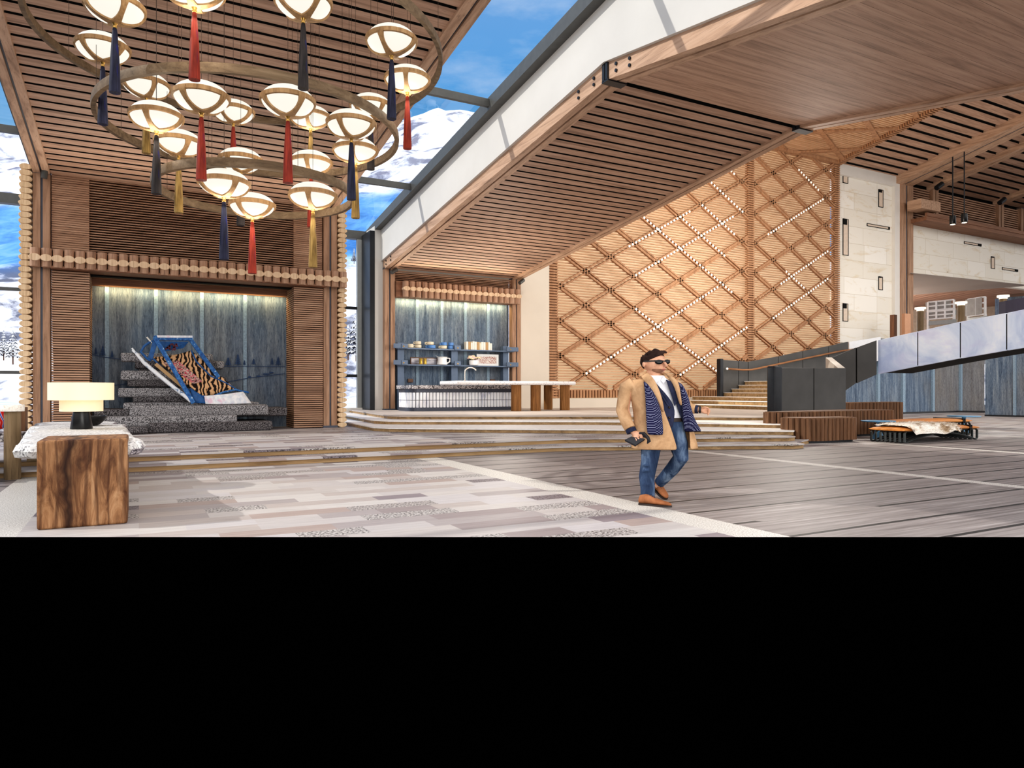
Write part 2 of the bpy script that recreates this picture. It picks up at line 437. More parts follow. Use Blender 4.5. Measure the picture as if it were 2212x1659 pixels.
def snowrail():
    t = NT('snowy_rail'); p = t.obj(); n = t.noise(p, 8, 4, .6)
    c = t.ramp(n, [(.36, L(60,106,152)), (.44, L(226,232,238)), (.7, L(248,248,250))])
    return t.done(c, .7, .2)
M['snowrail'] = snowrail()
def bluesnow():
    t = NT('blue_paint_with_snow'); p = t.obj(); n = t.noise(p, 15, 4, .65)
    c = t.ramp(n, [(.3, L(30,68,132)), (.52, L(52,108,170)), (.63, L(88,140,190)), (.7, L(226,236,244))])
    return t.done(c, .6, .3)
M['bluesnow'] = bluesnow()
def tassel(name, a, b, accent):
    t = NT(name); p = t.obj()
    n = t.noise(t.mapv(p, (34,34,3)), 1, 3, .6)
    c = t.ramp(n, [(.3, a), (.6, b)])
    n2 = t.noise(t.mapv(p, (16,16,2.4), (5,2,1)), 1, 2, .6)
    c = t.mix(t.ramp(n2, [(.62, (0,0,0)), (.68, (.7,.7,.7))]), c, accent)
    return t.done(c, .6, .2)
M['t_red'] = tassel('red_tassel', L(104,34,24), L(152,58,42), L(110,34,70))
M['t_navy'] = tassel('navy_tassel', L(22,22,38), L(48,50,72), L(30,32,110))
M['t_grey'] = tassel('charcoal_tassel', L(28,25,26), L(60,54,53), L(34,34,96))
M['t_gold'] = tassel('gold_tassel', L(104,80,38), L(160,132,80), L(84,64,58))
def swirl():
    t = NT('swirl_fabric'); p = t.obj()
    w = t.n('TexWave', {'Vector': t.mapv(p, (1,1,1)), 'Scale': 3.2, 'Distortion': 8.0, 'Detail': 1.0}).outputs[1]
    c = t.ramp(w, [(0, L(200,40,36)), (.34, L(226,60,48)), (.36, L(236,236,240)), (.46, L(60,90,190)), (.75, L(40,64,160)), (.78, L(236,236,240)), (.86, L(214,48,40))], 'CONSTANT')
    return t.done(c, .7, .2)
M['swirl'] = swirl()
def sunset():
    t = NT('sunset_painting'); p = t.pos(); z = t.n('SeparateXYZ', {'Vector': p}).outputs[2]
    z = t.math('ADD', z, t.math('MULTIPLY', t.noise(p, 5, 3), .12))
    c = t.ramp(z, [(.28, L(30,40,66)), (.36, L(60,58,74)), (.40, L(196,84,44)), (.5, L(226,130,80)), (.62, L(176,128,110)), (.75, L(160,130,120))])
    return t.done(c, .6, .2)
M['sunset'] = sunset()
def fretwork():
    t = NT('red_brown_maze_print'); p = t.obj()
    v = t.n('TexVoronoi', {'Vector': t.mapv(p, (10,1,10)), 'Scale': 2.0}, feature='DISTANCE_TO_EDGE').outputs[0]
    c = t.ramp(v, [(.10, L(232,222,214)), (.14, L(158,96,84))], 'CONSTANT')
    return t.done(c, .7, .2)
M['fret'] = fretwork()
def landscape_print():
    t = NT('grey_landscape_print'); p = t.obj()
    n = t.noise(t.mapv(p, (1.5,1,8)), 1.2, 4, .6)
    c = t.ramp(n, [(.3, L(90,74,72)), (.45, L(170,168,180)), (.58, L(214,214,220)), (.75, L(186,128,110))])
    return t.done(c, .6, .2)
M['print'] = landscape_print()
def furmat():
    t = NT('fur'); p = t.obj(); n = t.noise(p, 2.6, 4, .6, .6)
    c = t.ramp(n, [(.28, L(118,92,68)), (.40, L(186,164,138)), (.50, L(242,236,228)), (.8, L(252,250,246))])
    return t.done(c, .9, .1)
M['fur'] = furmat()
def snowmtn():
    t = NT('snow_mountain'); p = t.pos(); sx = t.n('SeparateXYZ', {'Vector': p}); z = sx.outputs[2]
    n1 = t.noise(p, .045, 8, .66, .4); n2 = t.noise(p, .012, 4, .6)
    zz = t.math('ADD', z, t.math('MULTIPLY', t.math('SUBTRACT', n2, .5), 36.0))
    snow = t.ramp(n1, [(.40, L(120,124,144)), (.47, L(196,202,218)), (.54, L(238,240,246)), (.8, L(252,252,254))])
    blue = t.ramp(n1, [(.36, L(60,108,168)), (.52, L(96,148,206)), (.72, L(140,176,218))])  # blue shade and haze of the middle slopes, put into the colour
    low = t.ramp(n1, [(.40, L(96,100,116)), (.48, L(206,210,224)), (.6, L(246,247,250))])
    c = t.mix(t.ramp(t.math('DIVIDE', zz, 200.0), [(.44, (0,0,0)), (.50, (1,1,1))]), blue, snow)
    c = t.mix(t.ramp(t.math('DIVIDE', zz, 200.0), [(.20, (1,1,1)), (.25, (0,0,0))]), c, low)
    return t.done(c, .9, .05, emit=c, estr=.22)  # self-glow added to brighten the slopes
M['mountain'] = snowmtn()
def snowfield():
    t = NT('snow_field'); p = t.pos(); n = t.noise(p, .12, 5, .6)
    c = t.ramp(n, [(.35, L(176,192,226)), (.6, L(238,242,250))])
    return t.done(c, .9, .05)
M['snow'] = snowfield()
def firmat():
    t = NT('snowy_fir'); p = t.pos(); n = t.noise(p, 1.3, 5, .7)
    g = t.n('NewGeometry').outputs['Normal']; nz = t.n('SeparateXYZ', {'Vector': g}).outputs[2]
    f = t.math('ADD', t.math('MULTIPLY', nz, .35), n)
    c = t.ramp(f, [(.38, L(52,50,56)), (.52, L(120,122,134)), (.62, L(236,240,248))])
    return t.done(c, .9, .05)
M['fir'] = firmat()
# clothes and skin
def fabric(name, a, b, s=60, bs=.2):
    t = NT(name); p = t.obj(); n = t.noise(p, s, 4, .6); n2 = t.noise(p, 7, 4, .6, .5)
    c = t.ramp(n2, [(.3, a), (.7, b)])
    c = t.mix(.25, c, t.ramp(n, [(.3, (.7,.7,.7)), (.6, (1,1,1))]), 'MULTIPLY')
    return t.done(c, .85, .1, bump=n2, bstr=bs, bdist=.03)
M['camel'] = fabric('camel_wool', L(172,136,102), L(204,168,132))
M['jacket'] = fabric('navy_wool', L(34,38,58), L(58,62,86))
M['shirt'] = fabric('white_cotton', L(220,220,226), L(244,244,248))
def denim():
    t = NT('washed_denim'); p = t.obj(); n = t.noise(t.mapv(p, (7,7,2.2)), 1, 5, .6, .5); n2 = t.noise(p, 120, 2)
    c = t.ramp(n, [(.3, L(34,44,66)), (.48, L(56,72,98)), (.62, L(104,122,146)), (.8, L(156,170,188))])
    c = t.mix(.3, c, t.ramp(n2, [(.3, (.7,.7,.75)), (.6, (1,1,1))]), 'MULTIPLY')
    return t.done(c, .85, .1, bump=n, bstr=.25, bdist=.04)
M['denim'] = denim()
def dotscarf():
    t = NT('navy_dotted_knit'); p = t.obj(); sx = t.n('SeparateXYZ', {'Vector': p})
    v = t.n('CombineXYZ', {'X': t.math('ADD', sx.outputs[0], sx.outputs[1]), 'Y': sx.outputs[2], 'Z': 0.0}).outputs[0]
    br = t.n('TexBrick', {'Vector': v, 'Color1': L(176,180,210), 'Color2': L(180,184,214), 'Mortar': L(36,36,66), 'Scale': 1.0, 'Mortar Size': .006,
                          'Brick Width': .022, 'Row Height': .014, 'Mortar Smooth': .2}, offset=.5)
    return t.done(br.outputs[0], .9, .05)
M['scarf'] = dotscarf()
def skin():
    t = NT('skin'); p = t.obj(); n = t.noise(p, 18, 4)
    c = t.ramp(n, [(.3, L(196,146,118)), (.7, L(222,174,146))])
    return t.done(c, .55, .3)
M['skin'] = skin()
M['beard'] = fabric('stubble', L(150,112,92), L(176,134,110), 200)
M['hair'] = fabric('dark_hair', L(36,26,24), L(70,52,46), 90, .5)
M['shades'] = plain('black_lens', L(18,18,22), .12, .1, var=.2)
M['leather'] = fabric('tan_leather', L(130,82,54), L(166,112,78), 40)
M['darkleather'] = plain('black_leather', L(34,34,40), .5, var=.2)
M['belt'] = plain('dark_belt', L(44,32,28), .5, var=.2)
M['button'] = plain('dark_button', L(40,30,26), .4, var=.1)
M['lip'] = plain('lip', L(186,120,108), .5, var=.05)

# ---------------------------------------------------------------- camera, sky, sun
cd = bpy.data.cameras.new('camera'); cam_o = bpy.data.objects.new('camera', cd); COL.objects.link(cam_o)
cam_o.location = (0, 0, EYE); cam_o.rotation_euler = (PI/2, 0, -TH)
cd.sensor_width = 36.0; cd.lens = 36.0 * F / 2212.0; cd.shift_y = (HY - 829.5) / 2212.0; cd.clip_end = 3000; cd.clip_start = .05
SC.camera = cam_o
SC.view_settings.view_transform = 'Standard'; SC.view_settings.look = LOOK; SC.view_settings.exposure = EXPO; SC.view_settings.gamma = 1.0

w = bpy.data.worlds.new('sky'); SC.world = w; w.use_nodes = True
wt = w.node_tree; wt.nodes.clear()
def wn(t, **kw):
    n = wt.nodes.new('ShaderNode' + t)
    for k, v in kw.items(): setattr(n, k, v)
    return n
tc = wn('TexCoord'); sp = wn('SeparateXYZ'); wt.links.new(tc.outputs['Generated'], sp.inputs[0])
def wr(sock, stops):
    n = wn('ValToRGB'); wt.links.new(sock, n.inputs[0]); cr = n.color_ramp
    while len(cr.elements) < len(stops): cr.elements.new(.5)
    for e, (p, c) in zip(cr.elements, stops): e.position = p; e.color = c
    return n.outputs[0]
def wmix(f, a, b):
    n = wn('Mix', data_type='RGBA')
    for i, v in ((0, f), (6, a), (7, b)):
        if isinstance(v, bpy.types.NodeSocket): wt.links.new(v, n.inputs[i])
        else: n.inputs[i].default_value = v
    return n.outputs[2]
blue = wr(sp.outputs[2], [(.0, L(196,222,244)), (.22, L(150,198,236)), (.38, L(92,160,218)), (.55, L(122,166,218)), (1, L(70,130,205))])
mp = wn('Mapping'); mp.inputs['Scale'].default_value = (1.6, 1.6, 5.0); wt.links.new(tc.outputs['Generated'], mp.inputs[0])
nz = wn('TexNoise'); nz.inputs['Scale'].default_value = 2.2; nz.inputs['Detail'].default_value = 7; nz.inputs['Roughness'].default_value = .6; wt.links.new(mp.outputs[0], nz.inputs['Vector'])
cl = wr(nz.outputs[0], [(.5, (0,0,0,1)), (.72, (.6,.6,.6,1))])
skyc = wmix(cl, blue, L(214,224,240))
# warm white fill light added on the side of the sky behind the camera
back = wr(sp.outputs[1], [(.0, (1,1,1,1)), (.02, (0,0,0,1))])
bk = wn('MapRange'); bk.inputs['From Min'].default_value = .25; bk.inputs['From Max'].default_value = -.25; wt.links.new(sp.outputs[1], bk.inputs['Value'])
skyc = wmix(bk.outputs[0], skyc, (WARM[0], WARM[1], WARM[2], 1))
gr = wr(sp.outputs[2], [(.0, (0,0,0,1)), (.0005, (1,1,1,1))])
skyc = wmix(gr, (0,0,0,1), skyc)
bg = wn('Background'); bg.inputs[1].default_value = 1.0; wt.links.new(skyc, bg.inputs[0])
wo = wn('OutputWorld'); wt.links.new(bg.outputs[0], wo.inputs[0])

sl = bpy.data.lights.new('sun', 'SUN'); sl.energy = SUN; sl.angle = math.radians(.6); sl.color = (1, .95, .87)
so = bpy.data.objects.new('sun', sl); COL.objects.link(so)
so.rotation_euler = Vector((.76, -.30, -.62)).to_track_quat('-Z', 'Y').to_euler()
def area(name, loc, aim, sx, sy, e, col=(1,.93,.82)):
    l = bpy.data.lights.new(name, 'AREA'); l.shape = 'RECTANGLE'; l.size = sx; l.size_y = sy; l.energy = e; l.color = col
    o = bpy.data.objects.new(name, l); COL.objects.link(o); o.location = Vector(loc)
    o.rotation_euler = (Vector(aim) - Vector(loc)).to_track_quat('-Z', 'Y').to_euler(); return o
def point(name, loc, e, r=.1, col=(1,.9,.75)):
    l = bpy.data.lights.new(name, 'POINT'); l.energy = e; l.color = col; l.shadow_soft_size = r
    o = bpy.data.objects.new(name, l); COL.objects.link(o); o.location = Vector(loc); return o

# ---------------------------------------------------------------- floors and steps
fl = MB(); Yf = F * EYE / (1160.0 - HY)
fl.add([cam(-14, Yf, 0), cam(26, Yf, 0), (70, -2, 0), (70, 48, 0), (-16, 48, 0), cam(-18, 12, 0)], [(0,1,2,3,4,5)])
struct(fl.build('floor', M['floor']), 'pale stone mosaic and grey board hall floor', 'floor')
H = [0, .11, .22, .33, .44, .55]
edges = {
 1: [(-14,13.1),(8.0,13.2),(8.8,13.05),(13.3,11.2),(13.7,11.25),(13.85,11.6)],
 2: [(-14,13.8),(8.8,13.9),(9.6,13.7),(13.9,11.9),(14.3,12.0),(14.5,12.4)],
 3: [(6.3,29.2),(5.75,19.0),(6.0,18.4),(6.5,18.0),(10.6,15.1),(14.6,12.3),(15.0,12.6)],
 4: [(6.9,29.2),(6.35,20.9),(6.6,20.3),(7.1,19.9),(12.0,17.0),(15.3,13.2),(15.6,13.3)],
 5: [(7.7,29.2),(7.0,21.6),(7.2,21.0),(7.7,20.7),(12.8,18.1),(16.4,15.2),(17.0,15.0)] }
right = [(19.9,14.6),(26.5,19.0),(44,29.2)]
names = {1: 'lowest', 2: 'second', 3: 'third', 4: 'fourth', 5: 'topmost'}
for k in range(1, 6):
    poly = edges[k] + right + ([(-14, 29.2)] if k < 3 else [])
    m = MB(); m.prism(poly, H[k-1] if k > 1 else .001, H[k] - .03, 0)
    o = struct(m.build('floor_step', [M['riser']]), f'brown riser of the {names[k]} curved broad step', 'step')
    cxy = Vector((sum(p[0] for p in poly) / len(poly), sum(p[1] for p in poly) / len(poly)))
    lip = []
    for p in edges[k]:
        lip.append((p[0] - .03, p[1] - .05))
    m = MB(); m.prism(lip + right + ([(-14, 29.2)] if k < 3 else []), H[k] - .03, H[k], 0)
    m.build('tread', [M['tile'] if k <= 2 else (M['topfloor'] if k == 5 else M['tread'])], o)

# ---------------------------------------------------------------- log and slat wall on the left (plane y = 21.4)
YA = 21.4
def slats(mb, x0, x1, z0, z1, y0, y1, pitch, fill):
    n = int((z1 - z0) / pitch)
    for i in range(n):
        z = z0 + i * (z1 - z0) / n; mb.box((x0, y0, z), (x1, y1, z + (z1 - z0) / n * fill))
wl = MB(); wl.box((-2.0, 21.75, 4.4), (5.0, 22.0, 7.2)); wl.box((-2.0, 22.75, .22), (5.0, 22.9, 4.5))
wall = struct(wl.build('wall_left', M['void']), 'timber slat wall with deep blue panelled alcove', 'wall')
m = MB(); slats(m, -1.15, 4.06, 4.95, 6.95, 21.5, 21.6, .066, .42); m.build('slat_panel', M['slat'], wall)
m = MB(); slats(m, -1.98, -1.15, 4.95, 6.95, 21.44, 21.7, .056, .8); slats(m, 4.06, 4.9, 4.95, 6.95, 21.44, 21.7, .056, .8); m.build('slat_panel', M['slat'], wall)
for x0, x1 in ((-1.98, -1.14), (4.06, 4.92)):
    m = MB(); m.box((x0 + .04, 21.46, .22), (x1 - .04, 22.6, 4.44), 1); slats(m, x0, x1, .24, 4.44, 21.4, 22.6, .062, .66)
    m.build('slat_column', [M['slat'], M['void']], wall)
m = MB(); m.box((-1.98, 21.1, 4.44), (4.95, 22.75, 4.5)); m.box((-1.14, 22.55, 4.24), (4.06, 22.7, 4.44)); m.build('soffit', M['rosewood'], wall)
cuts = [-1.16, -.86, .30, 1.45, 2.62, 3.86, 4.08]
pxs = [193, 231, 337, 436, 529, 600, 620]
xs = [-1.16] + [on_y(p, 700, 22.6).x for p in (231, 337, 436, 529)] + [4.08]
for a, b in zip(xs[:-1], xs[1:]):
    m = MB(); m.box((a + .02, 22.6, .22), (b - .02, 22.68, 4.24)); m.build('blue_panel', M['bluewood'], wall)
for a in xs[1:-1]:
    m = MB(); m.box((a - .05, 22.56, .22), (a + .05, 22.66, 4.24)); m.build('batten', M['batten'], wall)
def fir_sil(mb, c, w, h, y):
    x, z = c.x, c.z
    mb.extrude([(x - w*.05, y, z), (x + w*.05, y, z), (x + w*.05, y, z + h*.2), (x - w*.05, y, z + h*.2)], (0, .012, 0))
    for i in range(5):
        zz = z + h * (.12 + .17 * i); ww = w * (.5 - .085 * i)
        mb.extrude([(x - ww, y, zz), (x + ww, y, zz), (x, y, zz + h * .24)], (0, .012, 0))
m = MB(); ym = 22.54
for px, py, w_, h_ in ((207,767,9,17),(222,770,16,23),(242,774,11,16),(493,791,17,19),(514,790,17,25),(528,789,8,11),(548,788,12,13),(588,789,9,16),(601,790,14,19)):
    c = on_y(px, py, ym); k = (on_y(px + 1, py, ym) - c).x; kz = c.y / ray(px, py)[1] / F
    fir_sil(m, c, w_ * k, h_ * kz, ym)
def strokes(mb, pts, wdt):
    q = [on_y(a, b, ym) for a, b in pts]
    for a, b in zip(q[:-1], q[1:]): mb.bar(a, b, .012, wdt, up=(0,1,0)) if False else mb.bar(a, b, wdt, .012, up=(0,1,0))
strokes(m, [(195,765),(222,771),(260,776)], .018); strokes(m, [(482,792),(540,791),(616,792)], .018); strokes(m, [(240,833),(275,829)], .018); strokes(m, [(492,825),(540,816),(616,807)], .02)
for px, py, w_, h_ in ((558,812,10,3),(575,808,16,4),(586,805,10,4),(539,814,7,4)):
    c = on_y(px, py, ym); k = (on_y(px + 1, py, ym) - c).x; m.ell(c, (w_ * k * .5, .01, h_ * .013 * .5), 10, 6)
m.build('mural_drawing', M['mural'], wall, label='dark ink drawing of firs, slopes and a dog team')

lin = thing('log_lintel', (1.5, 21.1, 4.45), 'beam of stacked short half logs across the left slat wall', 'log beam', kind='structure')
n = 33; x0, x1 = -2.42, 5.58; sp_ = (x1 - x0) / n
m = MB()
for k, (r0, z0, z1) in enumerate(((.115, 4.46, 4.93),)):
    m.lathe([(r0 * .98, z0), (r0, z0 + .01), (r0, z1 - .01), (r0 * .98, z1)], (x0 + sp_/2, 21.16, 0), 16)
lg = m.build('log', M['log'], lin, smooth=True)
m = MB(); rings = []
for yy, s_ in ((21.3, 1), (21.02, 1), (21.01, .96)):
    rings.append([Vector((x0 + sp_/2 + .128*s_*math.cos(2*PI*i/20), yy, 4.68 + .09*s_*math.sin(2*PI*i/20))) for i in range(20)])
le = MB(); le.loft(rings); le = le.build('log_end', M['logend2'], None, smooth=True)
le.data.transform(Matrix.Translation(-parent_loc(lin))); le.parent = lg; le.matrix_parent_inverse = Matrix.Identity(4)
for i in range(1, n):
    a = lg.copy(); COL.objects.link(a); a.parent = lin; a.location = (i * sp_, 0, random.uniform(-.006, .006)); 
    b = le.copy(); COL.objects.link(b); b.parent = a; b.location = (0, 0, 0)
m = MB(); m.box((-2.4, 21.2, 4.5), (5.56, 21.4, 4.9)); m.build('backing_board', M['void'], lin)
def log_stack(xa, xb, z1, lab):
    t = thing('log_end_stack', ((xa + xb) / 2, 21.3, .22), lab, 'log wall end', kind='structure')
    n = int((z1 - .22) / .152); c = (xa + xb) / 2; w_ = (xb - xa) / 2
    rings = []
    for yy, s_ in ((22.1, 1), (21.32, 1), (21.30, .95)):
        rings.append([Vector((c + w_*s_*math.cos(2*PI*i/18), yy, .22 + .076 + .075*s_*math.sin(2*PI*i/18))) for i in range(18)])
    mm = MB(); mm.loft(rings); o = mm.build('log', M['logend'], t, smooth=True)
    for i in range(1, n):
        a = o.copy(); COL.objects.link(a); a.parent = t; a.location = (random.uniform(-.012, .012), random.uniform(-.03, .0), i * .152)
log_stack(-2.66, -2.38, 7.15, 'tall stack of cut log ends at the left edge of the slat wall')
log_stack(5.34, 5.62, 7.05, 'tall stack of cut log ends at the right edge of the slat wall')

def zr(y): return 7.95 - .11 * (y - 12.1) if y >= 12.1 else 7.95 - .175 * (12.1 - y)
def zleft(y): return 7.95 - .11 * (y - 12.1)
def timber_post(xa, xb, y, z0, z1, lab, mat='post', d=.32):
    t = thing('timber_post', ((xa + xb) / 2, y + d/2, z0), lab, 'post', kind='structure')
    g = (xb - xa) * .14; c = (xa + xb) / 2
    m = MB(); m.box((xa, y, z0 + .06), (c - g/2, y + d, z1)); m.build('timber', M[mat], t)
    m = MB(); m.box((c + g/2, y, z0 + .06), (xb, y + d, z1)); m.build('timber', M[mat], t)
    m = MB(); m.box((c - g/2, y + .05, z0 + .02), (c + g/2, y + d - .03, z1)); m.box((xa - .02, y - .02, z0), (xb + .02, y + d, z0 + .06)); m.box((xa - .01, y - .015, z1 - .06), (xb + .01, y + d, z1 - .02))
    m.build('steel_plate', M['joint'], t); return t
timber_post(-2.37, -2.0, 21.36, .22, zleft(21.4), 'double timber post beside the left log ends')
timber_post(4.93, 5.33, 21.36, .22, zleft(21.4), 'double timber post beside the right log ends of the left wall')
timber_post(8.70, 9.13, 27.2, .55, zr(27.2), 'double timber post at the left of the coffee bar')
timber_post(14.5, 14.92, 27.2, .55, zr(27.2), 'double timber post at the right of the coffee bar')

# ---------------------------------------------------------------- roofs: rafters and boarded ceilings
def rafter(xa, xb, pts, lab, h=.36, dz=-.06):
    t = thing('roof_beam', ((xa + xb) / 2, pts[0][0], pts[0][1]), lab, 'roof beam', kind='structure')
    g = (xb - xa) * .13; c = (xa + xb) / 2
    for a, b, mt, lo, nm in ((xa, c - g/2, 'beam_x', 0, 'timber'), (c + g/2, xb, 'beam_x', 0, 'timber'), (c - g/2, c + g/2, 'joint', .05, 'steel_plate')):
        m = MB()
        for (y0, z0), (y1, z1) in zip(pts[:-1], pts[1:]):
            m.add([(a,y0,z0+dz+lo),(b,y0,z0+dz+lo),(b,y0,z0+dz+h),(a,y0,z0+dz+h),(a,y1,z1+dz+lo),(b,y1,z1+dz+lo),(b,y1,z1+dz+h),(a,y1,z1+dz+h)],
                  [(0,1,2,3),(4,7,6,5),(0,4,5,1),(1,5,6,2),(2,6,7,3),(3,7,4,0)])
        m.build(nm, M[mt], t)
    return t
def boards(name, xa, xb, ya, yb, zf, pitch, gap, lab, depth=.1, mat='plank', back='black', parent=None):
    m = MB(); n = int(abs(yb - ya) / pitch); st = (yb - ya) / n
    for i in range(n):
        y0 = ya + i * st; y1 = y0 + st * (1 - gap / pitch)
        z0, z1 = zf(y0), zf(y1)
        m.add([(xa,y0,z0),(xb,y0,z0),(xb,y1,z1),(xa,y1,z1),(xa,y0,z0+depth),(xb,y0,z0+depth),(xb,y1,z1+depth),(xa,y1,z1+depth)],
              [(0,3,2,1)], 0)
        k = len(m.v) - 8; m.f += [[k+q for q in f] for f in ((4,5,6,7),(0,1,5,4),(1,2,6,5),(2,3,7,6),(3,0,4,7))]; m.m += [1] * 5  # board edges coloured black to deepen the shade in the gaps
    z0, z1 = zf(ya) + depth, zf(yb) + depth
    m.add([(xa,ya,z0),(xb,ya,z0),(xb,yb,z1),(xa,yb,z1),(xa,ya,z0+.12),(xb,ya,z0+.12),(xb,yb,z1+.12),(xa,yb,z1+.12)],
          [(0,3,2,1),(4,5,6,7),(0,1,5,4),(1,2,6,5),(2,3,7,6),(3,0,4,7)], 1)
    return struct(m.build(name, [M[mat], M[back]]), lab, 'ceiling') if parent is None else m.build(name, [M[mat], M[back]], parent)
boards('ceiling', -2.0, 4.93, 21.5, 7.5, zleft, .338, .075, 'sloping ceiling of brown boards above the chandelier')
rafter(-2.37, -2.0, [(21.5, zleft(21.5)), (7.5, zleft(7.5))], 'double timber rafter at the left edge of the left ceiling')
rafter(4.93, 5.33, [(21.5, zleft(21.5)), (7.5, zleft(7.5))], 'double timber rafter beside the glazed roof')
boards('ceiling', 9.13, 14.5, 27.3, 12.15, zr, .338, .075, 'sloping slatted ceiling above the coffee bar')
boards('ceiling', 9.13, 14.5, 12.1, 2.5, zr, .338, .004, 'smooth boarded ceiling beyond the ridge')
rafter(8.70, 9.13, [(27.4, zr(27.4)), (12.1, zr(12.1)), (2.5, zr(2.5))], 'double timber rafter under the white fascia')
rafter(14.5, 14.92, [(27.4, zr(27.4)), (12.1, zr(12.1)), (2.5, zr(2.5))], 'double timber rafter in front of the lattice screen')
for x0, lab in ((8.66, 'steel hinge plate on the ridge of the rafter under the white fascia'), (14.46, 'steel hinge plate on the ridge of the rafter by the lattice')):
    m = MB(); m.box((x0, 12.02, 7.87), (x0 + .5, 12.1, 8.3)); m.box((x0, 12.13, 7.87), (x0 + .5, 12.21, 8.3)); m.box((x0, 12.0, 7.84), (x0 + .5, 12.22, 7.88))
    struct(m.build('hinge_plate', M['steel_dk']), lab, 'steel plate')
def bolts(x, pts, lab):
    m = MB()
    for y, z in pts:
        m.lathe([(.035, 0), (.035, .03)], (0,0,0), 10)
        k = len(m.v)
        for i in range(k - 20, k):
            q = m.v[i]; m.v[i] = Vector((x - q.z, y + q.x, z + q.y))
    struct(m.build('bolt_group', M['steel_dk']), lab, 'bolts')
bolts(8.70, [(y, zr(y) + dz) for y in (12.55, 13.15) for dz in (.06, .2)] + [(y, zr(y) + dz) for y in (11.75, 11.3) for dz in (.06, .2)], 'bolt heads at the ridge joint under the white fascia')
bolts(8.70, [(y, zr(y) + dz) for y in (26.4, 27.0) for dz in (.06, .2)], 'bolt heads at the foot of the sloping rafter over the bar')
# white fascia with dark steel edge and glazed roof
m = MB()
for (y0, y1) in ((28.8, 12.1), (12.1, 2.5)):
    m.add([(8.62,y0,zr(y0)+.3),(8.74,y0,zr(y0)+.3),(8.74,y0,zr(y0)+1.62),(8.62,y0,zr(y0)+1.62),(8.62,y1,zr(y1)+.3),(8.74,y1,zr(y1)+.3),(8.74,y1,zr(y1)+1.62),(8.62,y1,zr(y1)+1.62)],
          [(0,1,2,3),(4,7,6,5),(0,4,5,1),(1,5,6,2),(2,6,7,3),(3,7,4,0)])
m.box((8.36, 27.45, .55), (8.70, 28.8, 7.95)); m.box((8.70, 27.55, .55), (8.80, 28.8, 7.0))
struct(m.build('wall_fascia', M['fascia']), 'white plaster fascia along the glazed roof', 'wall')
m = MB(); m.add([(8.74,27.4,zr(27.4)+.45),(14.92,27.4,zr(27.4)+.45),(14.92,12.1,zr(12.1)+.45),(8.74,12.1,zr(12.1)+.45),(8.74,2.5,zr(2.5)+.45),(14.92,2.5,zr(2.5)+.45)], [(0,1,2,3),(3,2,5,4)])
struct(m.build('roof', M['white2']), 'roof deck over the coffee bar', 'roof')
m = MB(); m.add([(-2.4,21.7,zleft(21.7)+.4),(5.35,21.7,zleft(21.7)+.4),(5.35,7.5,zleft(7.5)+.4),(-2.4,7.5,zleft(7.5)+.4)], [(0,1,2,3)])
struct(m.build('roof', M['white2']), 'roof deck over the chandelier', 'roof')
ZS = lambda y: zleft(y) + 1.62
def steelbar(p0, p1, w_, h_, lab, mat='steel', up=(0,0,1)):
    m = MB(); m.bar(p0, p1, w_, h_, up); return struct(m.build('skylight_bar', M[mat]), lab, 'steel bar')
steelbar((8.5, 28.9, ZS(28.9) + .1), (8.5, 5.0, ZS(5.0) + .1), .26, .34, 'dark steel edge beam along the white fascia')
steelbar((-2.78, 28.9, ZS(28.9) + .1), (-2.78, 5.0, ZS(5.0) + .1), .2, .34, 'dark steel edge beam of the left glazed roof')
for y, nm in ((10.9, 'nearest'), (17.1, 'middle'), (23.3, 'farthest')):
    steelbar((5.3, y, ZS(y) + .12), (8.45, y, ZS(y) + .12), .12, .2, f'{nm} cross bar of the glazed roof strip by the fascia')
    steelbar((-16, y, ZS(y) + .12), (-2.8, y, ZS(y) + .12), .12, .2, f'{nm} cross bar of the left glazed roof')
steelbar((-16, 28.75, ZS(28.8) + .05), (8.5, 28.75, ZS(28.8) + .05), .3, .34, 'heavy steel eaves beam above the tall windows')
steelbar((5.4, 28.9, ZS(28.9) + .1), (5.4, 5.0, ZS(5.0) + .1), .1, .2, 'thin steel edge of the glazed strip next to the left ceiling')
wi = 1
def pane(pts, lab):
    global wi
    m = MB(); m.add(pts, [(0,1,2,3)]); struct(m.build(f'window_{wi}', M['glass']), lab, 'window glass'); wi += 1
yb = [5.0, 10.9, 17.1, 23.3, 28.75]
for a, b, nm in zip(yb[:-1], yb[1:], ('nearest', 'second', 'third', 'farthest')):
    pane([(5.4,a,ZS(a)+.2),(8.45,a,ZS(a)+.2),(8.45,b,ZS(b)+.2),(5.4,b,ZS(b)+.2)], f'{nm} roof pane of the glazed strip by the fascia')
    pane([(-16,a,ZS(a)+.2),(-2.8,a,ZS(a)+.2),(-2.8,b,ZS(b)+.2),(-16,b,ZS(b)+.2)], f'{nm} roof pane of the left glazed roof')
zt = [.22, 1.95, 4.75, 7.35]
for a, b, nm in zip(zt[:-1], zt[1:], ('low', 'middle', 'upper')):
    pane([(5.0,28.75,a),(8.2,28.75,a),(8.2,28.75,b),(5.0,28.75,b)], f'{nm} pane of the tall window beside the coffee bar')
    pane([(-16,28.75,a),(-2.4,28.75,a),(-2.4,28.75,b),(-16,28.75,b)], f'{nm} pane of the tall window left of the log wall')
for z, nm in ((1.95, 'lower'), (4.75, 'upper')):
    steelbar((5.0, 28.7, z), (8.3, 28.7, z), .12, .11, f'{nm} transom of the window beside the coffee bar', 'steel_dk')
    steelbar((-16, 28.7, z), (-2.4, 28.7, z), .12, .11, f'{nm} transom of the window left of the log wall')
m = MB(); m.box((8.16, 27.42, .55), (8.36, 28.8, 7.75)); struct(m.build('window_frame', M['steel_dk']), 'dark steel mullion between window and white pier', 'window frame')
